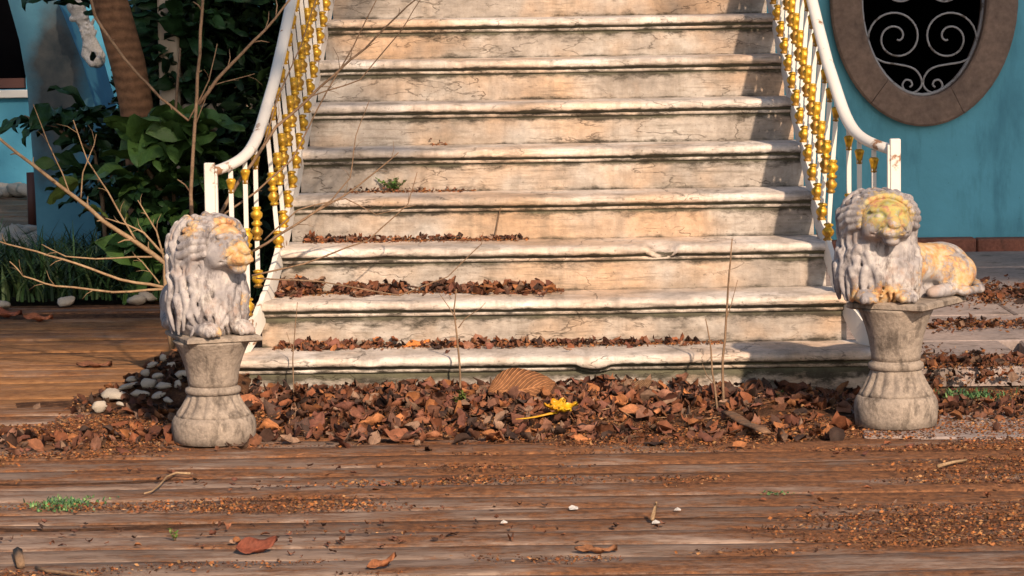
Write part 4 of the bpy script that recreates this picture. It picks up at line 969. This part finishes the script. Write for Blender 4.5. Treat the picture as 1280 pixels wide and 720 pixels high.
def small_plant(name, label, cat, base, stems, leafsize, col, hgt, spread=.5):
    t = thing(name, label, cat, base)
    for i in range(stems):
        a = rng.uniform(0, 2*PI); q = rng.uniform(.1, spread); top = Vector((math.cos(a)*q*hgt, math.sin(a)*q*hgt*.6, hgt*rng.uniform(.6, 1)))
        MB().tube([(0, 0, 0), top*.5+Vector((0, 0, hgt*.08)), top], [.002, .0016, .001], 5).build('stem', MT['twig'], t, True)
        pos = []
        for k in range(7): u = .3+.7*k/6; pos.append(top*u)
        P_ = np.array([tuple(p) for p in pos]); n = len(P_)
        V, Fa, c, uv = leaf_batch(P_, rng.uniform(.7, 1.2, n)*leafsize, rng.uniform(0, 6.28, n), rng.normal(-.4, .3, n), rng.normal(0, .4, n), rng.normal(.3, .3, n), rng.normal(.2, .1, n), np.tile(np.array(col), (n, 1))*rng.uniform(.7, 1.2, (n, 1)), .5, 4)
        link('leaf_spray', mesh('leaf_spray', V, Fa, MT['green'], True, {'col': c}, uv), t)
    return t
small_plant('weed', 'bright green weed growing on the fifth step', 'weed', (at(497, 250, 5*GO-.05).x, 4*GO-.02, 4*RISE), 9, .022, (.10, .20, .05), .055, 1.2)
small_plant('seedling', 'tiny green seedling sprouting between the front boards', 'seedling', gz(219, 676, .0), 3, .014, (.13, .24, .05), .035, .5)
small_plant('seedling', 'two leaved green sprout in the heap in front of the left sapling', 'seedling', gz(575, 506, .04), 3, .030, (.16, .20, .05), .05, .8)
small_plant('seedling', 'low green sprout at the bottom step right of the saplings', 'seedling', gz(975, 500, .02), 4, .022, (.08, .14, .04), .03, 1.0)

# bare saplings growing through the heap
def sapling(label, root_, branches, r, mat='twig', cat='sapling', group=None):
    t = thing('bare_sapling', label, cat, root_, 0, group); rv = Vector(root_)
    for i, (pts, r0, r1) in enumerate(branches):
        n = len(pts); P2 = []
        for a, b in zip(pts, pts[1:]):
            for q in range(3): P2.append(a.lerp(b, q/3))
        P2.append(pts[-1]); P2 = [p+Vector([fbm(p*9+Vector((k_*9, 0, 0)), 1, 2)*r0*1.0 for k_ in range(3)])-rv for p in P2]
        tb = MB().tube(P2, [r0+(r1-r0)*j/(len(P2)-1) for j in range(len(P2))], 6)
        if cat == 'shrub':
            for j in range(2, len(P2)-1):
                if rng.uniform() < .45:
                    d_ = (P2[j+1]-P2[j]).normalized(); q_ = Vector(rng.normal(0, 1, 3)); q_ = (q_-d_*q_.dot(d_)).normalized(); L_ = rng.uniform(.015, .075)
                    tb.tube([P2[j], P2[j]+d_*L_*.5+q_*L_*.4, P2[j]+d_*L_*.8+q_*L_*.9], [r1*.8, r1*.55, r1*.3], 4)
        tb.build('stem' if i == 0 else 'branch', MT[mat], t, True)
        if i == 0:
            for k_ in range(2, len(P2)-1, 3): pass
    return t
def A(Y, *pts): return [at(x, y, Y) for x, y in pts]
s = at(577, 505, -.12); sapling('thin bare sapling with two forks in front of the left middle of the stairs', s, [(A(-.12, (577, 510), (575, 470), (571, 420), (568, 385), (571, 362)), .0045, .0018), (A(-.12, (573, 410), (582, 398), (600, 386), (607, 378)), .002, .001), (A(-.12, (571, 400), (562, 385), (548, 365)), .002, .001)], 0)
s = at(903, 540, -.35); sapling('taller of two bare stems in front of the right side of the stairs', s, [(A(-.35, (903, 545), (904, 470), (907, 400), (911, 340), (914, 298)), .0055, .002), (A(-.35, (907, 400), (914, 380), (922, 350)), .002, .0009)], 0)
s = at(898, 545, -.4); sapling('shorter bare stem leaning left beside the taller one', s, [(A(-.4, (899, 548), (896, 500), (890, 450), (885, 415), (882, 398)), .0045, .0015), (A(-.4, (893, 480), (884, 470), (878, 455)), .0018, .0008)], 0)
s = at(366, 495, -.1); sapling('thin bare stem by the left end of the bottom step', s, [(A(-.1, (367, 500), (366, 450), (369, 405), (372, 378)), .0025, .0012), (A(-.1, (366, 440), (358, 415)), .0015, .0008)], 0)
s = at(617, 306, 3*GO-.02); sapling('dry brown weed stem standing on the fourth step', s, [(A(3*GO-.02, (617, 307), (621, 285), (625, 262), (630, 248)), .003, .001)], 0)
s = at(802, 120, 6*GO-.02)
# sprawling bare shrub behind the left lion
sb = at(206, 330, .6); B_ = lambda *p: A(.6, *p)
sapling('sprawling bare shrub with long pale branches reaching left from behind the lion', at(210, 440, .6), [
    (B_((214, 440), (212, 380), (206, 328), (150, 290), (90, 243), (40, 205), (-12, 160)), .012, .005),
    (B_((170, 300), (150, 268), (134, 240), (110, 200), (92, 150)), .004, .002), (B_((206, 360), (150, 349), (95, 330), (45, 315), (-10, 300)), .006, .0025),
    (B_((206, 362), (140, 365), (70, 357), (30, 345), (12, 326)), .005, .002), (B_((190, 321), (120, 324), (82, 321), (52, 306)), .0035, .0018),
    (B_((205, 318), (180, 292), (160, 282), (132, 272)), .005, .002), (B_((200, 355), (188, 340), (178, 328), (168, 320)), .003, .0015),
    (B_((101, 248), (104, 215), (118, 182), (121, 168)), .003, .0015), (B_((88, 243), (78, 215), (60, 180), (42, 130)), .003, .0014), (B_((206, 325), (196, 290), (182, 268), (172, 250)), .004, .002)], 0, 'pale_twig', 'shrub')
B2 = lambda *p: A(.25, *p)
sapling('tall bare shrub with an upright stem and twigs crossing the left railing', at(247, 470, .25), [
    (B2((247, 470), (242, 330), (238, 240), (246, 120), (251, 40), (254, -40)), .008, .005),
    (B2((262, 290), (300, 225), (345, 160), (400, 110), (455, 60), (498, 18), (535, -14)), .007, .002), (B2((248, 130), (285, 85), (330, 38), (370, -8)), .007, .0035),
    (B2((345, 160), (390, 120), (450, 100), (500, 40), (525, 0)), .003, .0015), (B2((315, 315), (370, 280), (430, 245), (470, 215), (498, 190)), .005, .0018),
    (B2((315, 345), (380, 330), (460, 300), (510, 255), (522, 215)), .0035, .0014), (B2((380, 275), (415, 250), (438, 222), (445, 170), (462, 125)), .003, .0012),
    (B2((320, 348), (400, 352), (500, 370), (560, 345), (602, 305), (604, 290)), .003, .0012), (B2((330, 300), (372, 262), (432, 248), (470, 268), (520, 256)), .003, .0012),
    (B2((118, 20), (148, 62), (175, 95), (200, 122), (236, 150)), .006, .004), (B2((118, 20), (112, -15)), .006, .005), (B2((236, 150), (262, 100), (272, 55)), .003, .0015),
    (B2((243, 160), (262, 108), (290, 100), (318, 92)), .002, .001), (B2((300, 225), (330, 180), (348, 120), (375, 60), (395, 0)), .0035, .0018), (B2((270, 275), (320, 240), (365, 200), (395, 140), (440, 60), (470, 0)), .004, .0018)], 0, 'twig', 'shrub')

# ------------------------------------------------------------------ big leaved plants on the left
leafmeshes = {}
def leafmesh(kind):
    if kind in leafmeshes: return leafmeshes[kind]
    out = []
    for i in range(5):
        base_c = {'dark': (.022, .060, .022), 'mid': (.055, .115, .030), 'long': (.018, .055, .028), 'pale': (.10, .15, .04)}[kind]; wd = {'dark': .42, 'mid': .62, 'long': .24, 'pale': .6}[kind]
        col = np.array([base_c])*rng.uniform(.75, 1.35)
        V, Fa, c, uv = leaf_batch(np.array([(0., 0., 0.)])+i*1e-6, [1.0], [0], [0], [0], [rng.uniform(-1.1, -.3)], [rng.uniform(.1, .45)], col, wd, 7)
        V[:, 0] += .5; out.append(mesh('leaf', V, Fa, MT['green'], True, {'col': c}, uv))
    leafmeshes[kind] = out; return out
def leafy(label, Y, stems, specs, cat='plant', name='leafy_plant'):
    """stems: pixel polylines; specs: (x,y,size_px,kind,n,spread_px)"""
    b = stems[0][0]; root = at(b[0], b[1], Y); root.z = 0; t = thing(name, label, cat, root)
    for st_ in stems:
        P_ = [at(x, y, Y+.0)-root for x, y in st_]; MB().tube(P_, [.014-.008*i/max(1, len(P_)-1) for i in range(len(P_))], 6).build('stem', MT['twig'], t, True)
    for (x, y, s_px, kind, n, sp) in specs:
        c = at(x, y, Y)-root
        for i in range(n):
            a = rng.uniform(0, 2*PI); el = rng.uniform(-.7, .6); k = 1/240.
            d = Vector((math.cos(a)*math.cos(el), -abs(math.sin(a))*math.cos(el)*.8+.2, math.sin(el)))
            p = c+Vector((rng.normal(0, sp)*k, rng.normal(0, sp*.8)*k, rng.normal(0, sp)*k))
            S = s_px*k*rng.uniform(.7, 1.2); yw = math.atan2(d.y, d.x); 
            link('leaf', random.choice(leafmesh(kind)), t, p, (rng.normal(0, .6), -el, yw), (S, S, S))
    return t
leafy('dark glossy plant with drooping leaves in front of the curved pier', 4.6, [[(135, 340), (128, 250), (118, 190), (100, 150)], [(128, 240), (160, 190), (170, 150)], [(118, 190), (70, 160), (30, 145)]],
      [(92, 145, 50, 'dark', 15, 18), (75, 150, 54, 'long', 7, 14), (125, 165, 50, 'dark', 14, 16), (122, 205, 42, 'dark', 9, 13), (140, 225, 34, 'dark', 8, 10), (25, 144, 46, 'long', 4, 8), (88, 215, 34, 'mid', 4, 8)])
leafy('broad leaved green shrub between the trunk and the left railing', 3.72, [[(215, 400), (220, 300), (215, 200), (225, 60)], [(215, 260), (170, 190), (165, 160)]],
      [(200, 170, 60, 'mid', 9, 18), (186, 172, 64, 'mid', 4, 9), (182, 225, 60, 'dark', 8, 10), (188, 270, 60, 'dark', 10, 12), (182, 315, 60, 'dark', 8, 12), (225, 160, 66, 'mid', 8, 16), (212, 210, 70, 'mid', 9, 16), (240, 190, 60, 'mid', 10, 18), (158, 250, 60, 'pale', 2, 6), (235, 240, 60, 'mid', 8, 16), (195, 330, 66, 'mid', 6, 12), (200, 290, 60, 'dark', 14, 20), (95, 245, 50, 'pale', 2, 8)])
leafy('long leaved plant with hanging dark leaves beside the trunk', 4.5, [[(215, 380), (225, 200), (222, 80), (205, -30)]],
      [(208, 40, 56, 'long', 10, 12), (222, 70, 56, 'dark', 12, 14), (215, 100, 56, 'long', 8, 10), (238, 30, 52, 'dark', 14, 18), (205, 8, 46, 'dark', 8, 10), (230, 110, 46, 'dark', 10, 16), (60, -6, 46, 'dark', 7, 12), (112, -2, 40, 'dark', 5, 10)])
# leaning trunk
tr = thing('leaning_tree', 'tree with a leaning ringed brown trunk left of the shrubs', 'tree', (at(178, 390, 4.0).x, 4.0, 0))
r0_ = Vector((at(178, 390, 4.0).x, 4.0, 0))
MB().tube([p-r0_ for p in A(4.0, (184, 392), (184, 320), (180, 240), (176, 180), (170, 130), (160, 80), (146, 30), (132, -20), (112, -90))], [.085, .082, .08, .08, .082, .085, .085, .082, .08], 16).build('trunk', MT['bark'], tr, True)
# dense dark evergreen masses behind
def crown(name, label, cat, center, rad, n, size, cols, root_, trunk_r=.06, kind='dark'):
    t = thing(name, label, cat, root_); rv = Vector(root_); c0 = Vector(center)-rv
    MB().tube([(0, 0, 0), c0*.5+Vector((.03, 0, 0)), c0], [trunk_r, trunk_r*.8, trunk_r*.4], 8).build('trunk', MT['twig'], t, True)
    nc = max(8, n//60); cc = []
    for i in range(nc):
        d = Vector(rng.normal(0, 1, 3)).normalized()*rng.uniform(.35, 1)**.5; cc.append(c0+Vector((d.x*rad[0], d.y*rad[1], d.z*rad[2])))
    for c in cc[:10]: MB().tube([c0*.6, c0.lerp(c, .5)+Vector((0, 0, -.05)), c], [trunk_r*.4, trunk_r*.25, trunk_r*.1], 5).build('limb', MT['twig'], t, True)
    pk = np.array([tuple(cc[i]) for i in rng.integers(0, nc, n)])+rng.normal(0, 1, (n, 3))*np.array(rad)*.22
    V, Fa, c, uv = leaf_batch(pk, rng.uniform(.7, 1.3, n)*size, rng.uniform(0, 6.28, n), rng.normal(0, .7, n), rng.normal(0, .7, n), rng.normal(-.5, .4, n), rng.normal(.2, .2, n), cols[rng.integers(0, len(cols), n)]*rng.uniform(.6, 1.3, (n, 1)), .42, 3)
    o = link('crown', mesh('crown', V, Fa, MT['green'], True, {'col': c}, uv), t); o['kind'] = 'stuff'; return t
DK = np.array([(.014, .035, .014), (.02, .05, .02), (.01, .025, .012), (.03, .06, .02)])
q = at(285, 100, 4.9); crown('evergreen_shrub', 'dense dark evergreen shrub behind the left railing', 'shrub', q, (.42, .3, .85), 3800, .13, DK, (q.x, 4.9, 0))
q = at(330, 250, 4.7); crown('evergreen_shrub', 'low dark shrub behind the lower part of the left railing', 'shrub', (q.x, 4.5, .45), (.5, .3, .45), 2400, .12, DK, (q.x, 4.5, 0))
q = at(215, 260, 5.0); crown('evergreen_shrub', 'dark shadowed shrub behind the broad leaved plants', 'shrub', (q.x, 5.0, .45), (.33, .25, .5), 2000, .13, DK, (q.x, 5.0, 0))
# white stucco ornament
orn = Sculpt((-.16, -.12, -.45), (.16, .12, .30), .006)
for (a, b, ra, rb) in (((-.05, 0, .25), (-.04, -.02, .12), .055, .05), ((-.04, -.02, .12), (.0, -.01, .02), .045, .035), ((0, -.01, .02), (.03, -.01, -.1), .03, .035), ((.03, -.01, -.1), (.06, 0, -.17), .035, .045), ((-.09, 0, .16), (-.03, -.03, .1), .02, .02), ((.02, -.03, .2), (-.05, -.04, .08), .018, .015), ((-.06, -.03, .05), (.01, -.04, .06), .018, .02), ((.01, -.03, -.05), (.0, -.02, -.14), .015, .02), ((.0, -.02, -.14), (.04, -.04, -.19), .02, .02), ((.05, -.03, -.06), (.09, -.02, -.15), .016, .02)): orn.cap(a, b, ra, rb, .008)
for i in range(40):
    u_ = rng.uniform(0, 1); a = Vector((-.05+.11*u_+rng.uniform(-.03, .03), -.035, .25-.42*u_)); orn.cap(tuple(a), tuple(a+Vector((rng.uniform(-.03, .03), -.01, rng.uniform(-.04, .04)))), .012, .007, .005)
V, Fa = orn.mesh(); oc = at(106, 35, 5.5)
tag(link('stucco_ornament', mesh('stucco_ornament', V, Fa, MT['white_stucco'], True), None, oc), 'white carved stucco ornament hanging at the top of the curved pier', 'ornament')

# ------------------------------------------------------------------ trees standing in front and to the right, out of frame, that shade the back
def shade_tree(label, base, blobs, n, size):
    t = thing('shade_tree', label, 'tree', base); rv = Vector(base); hub = Vector((0, 0, 4.5))
    MB().tube([(0, 0, -.1), (.1, 0, 2), hub], [.26, .2, .17], 10).build('trunk', MT['bark'], t, True)
    pos = []
    for (c, r, dens) in blobs:
        c = Vector(c)-rv; MB().tube([hub, hub.lerp(c, .5)+Vector((0, 0, .4)), c], [.12, .07, .02], 6).build('limb', MT['bark'], t, True)
        m_ = int(n*dens*r*r); nc = max(6, int(14*r*r*.6)); cs_ = []
        for i in range(nc):
            d = rng.normal(0, 1, 3); d /= np.linalg.norm(d); cs_.append(np.array(c)+d*r*rng.uniform(.2, 1)**.6)
        cs_ = np.array(cs_); pos.append(cs_[rng.integers(0, nc, m_)]+rng.normal(0, .24, (m_, 3)))
    pk = np.vstack(pos); m_ = len(pk)
    V, Fa, c, uv = leaf_batch(pk, rng.uniform(.7, 1.3, m_)*size, rng.uniform(0, 6.28, m_), rng.normal(0, .7, m_), rng.normal(0, .7, m_), rng.normal(-.3, .3, m_), rng.normal(.2, .2, m_), DK[rng.integers(0, 4, m_)]*2.2, .5, 2)
    o = link('crown', mesh('crown', V, Fa, MT['green'], True, {'col': c}, uv), t); o['kind'] = 'stuff'
def up_sun(p, s_): return tuple(Vector(p)+SUN*s_)
shade_tree('tall leafy tree standing right of the camera shading the blue wall', (10.5, -7, 0),
    [(up_sun((2.2, 5.4, .9), 15.5), 1.8, 1), (up_sun((1.6, 5.4, .6), 16.5), .9, 1), (up_sun(at(1240, 190, WALLY), 16.3), .75, 1), (up_sun(at(1215, 255, WALLY), 16.8), .75, 1), (up_sun(at(1170, 240, WALLY), 17.3), .7, 1), (up_sun((3.0, 5.4, 1.4), 17), 1.6, 1), (up_sun((3.6, 5.4, .8), 15.5), 1.7, 1), (up_sun((2.4, 5.4, 2.3), 15.0), 1.6, 1), (up_sun((1.1, 5.0, 1.9), 15.0), .9, .9), (up_sun((.95, 3.6, 2.0), 14.5), .75, .6), (up_sun((.85, 2.6, 1.5), 14.0), .38, .5), (up_sun((3.6, 2.6, 0), 14.5), .8, .5)], 620, .22)
shade_tree('spreading tree standing left of the camera shading the back garden', (-5.5, -9.5, 0),
    [(up_sun((-2.6, 4.3, .2), 16), 1.5, 1), (up_sun((-4.0, 4.0, .0), 16), 1.5, 1), (up_sun((-3.4, 6.6, .6), 17), 1.9, 1), (up_sun((-1.6, 5.3, .7), 16), .9, .8), (up_sun((-2.3, 3.1, 0), 15), .7, 1), (up_sun((-3.2, 2.9, 0), 15), .7, 1), (up_sun((-2.9, 5.7, 1.15), 16), .65, 1), (up_sun((-4.3, 11, .8), 19), 1.4, .9)], 420, .20)
print('objects', len(bpy.data.objects))
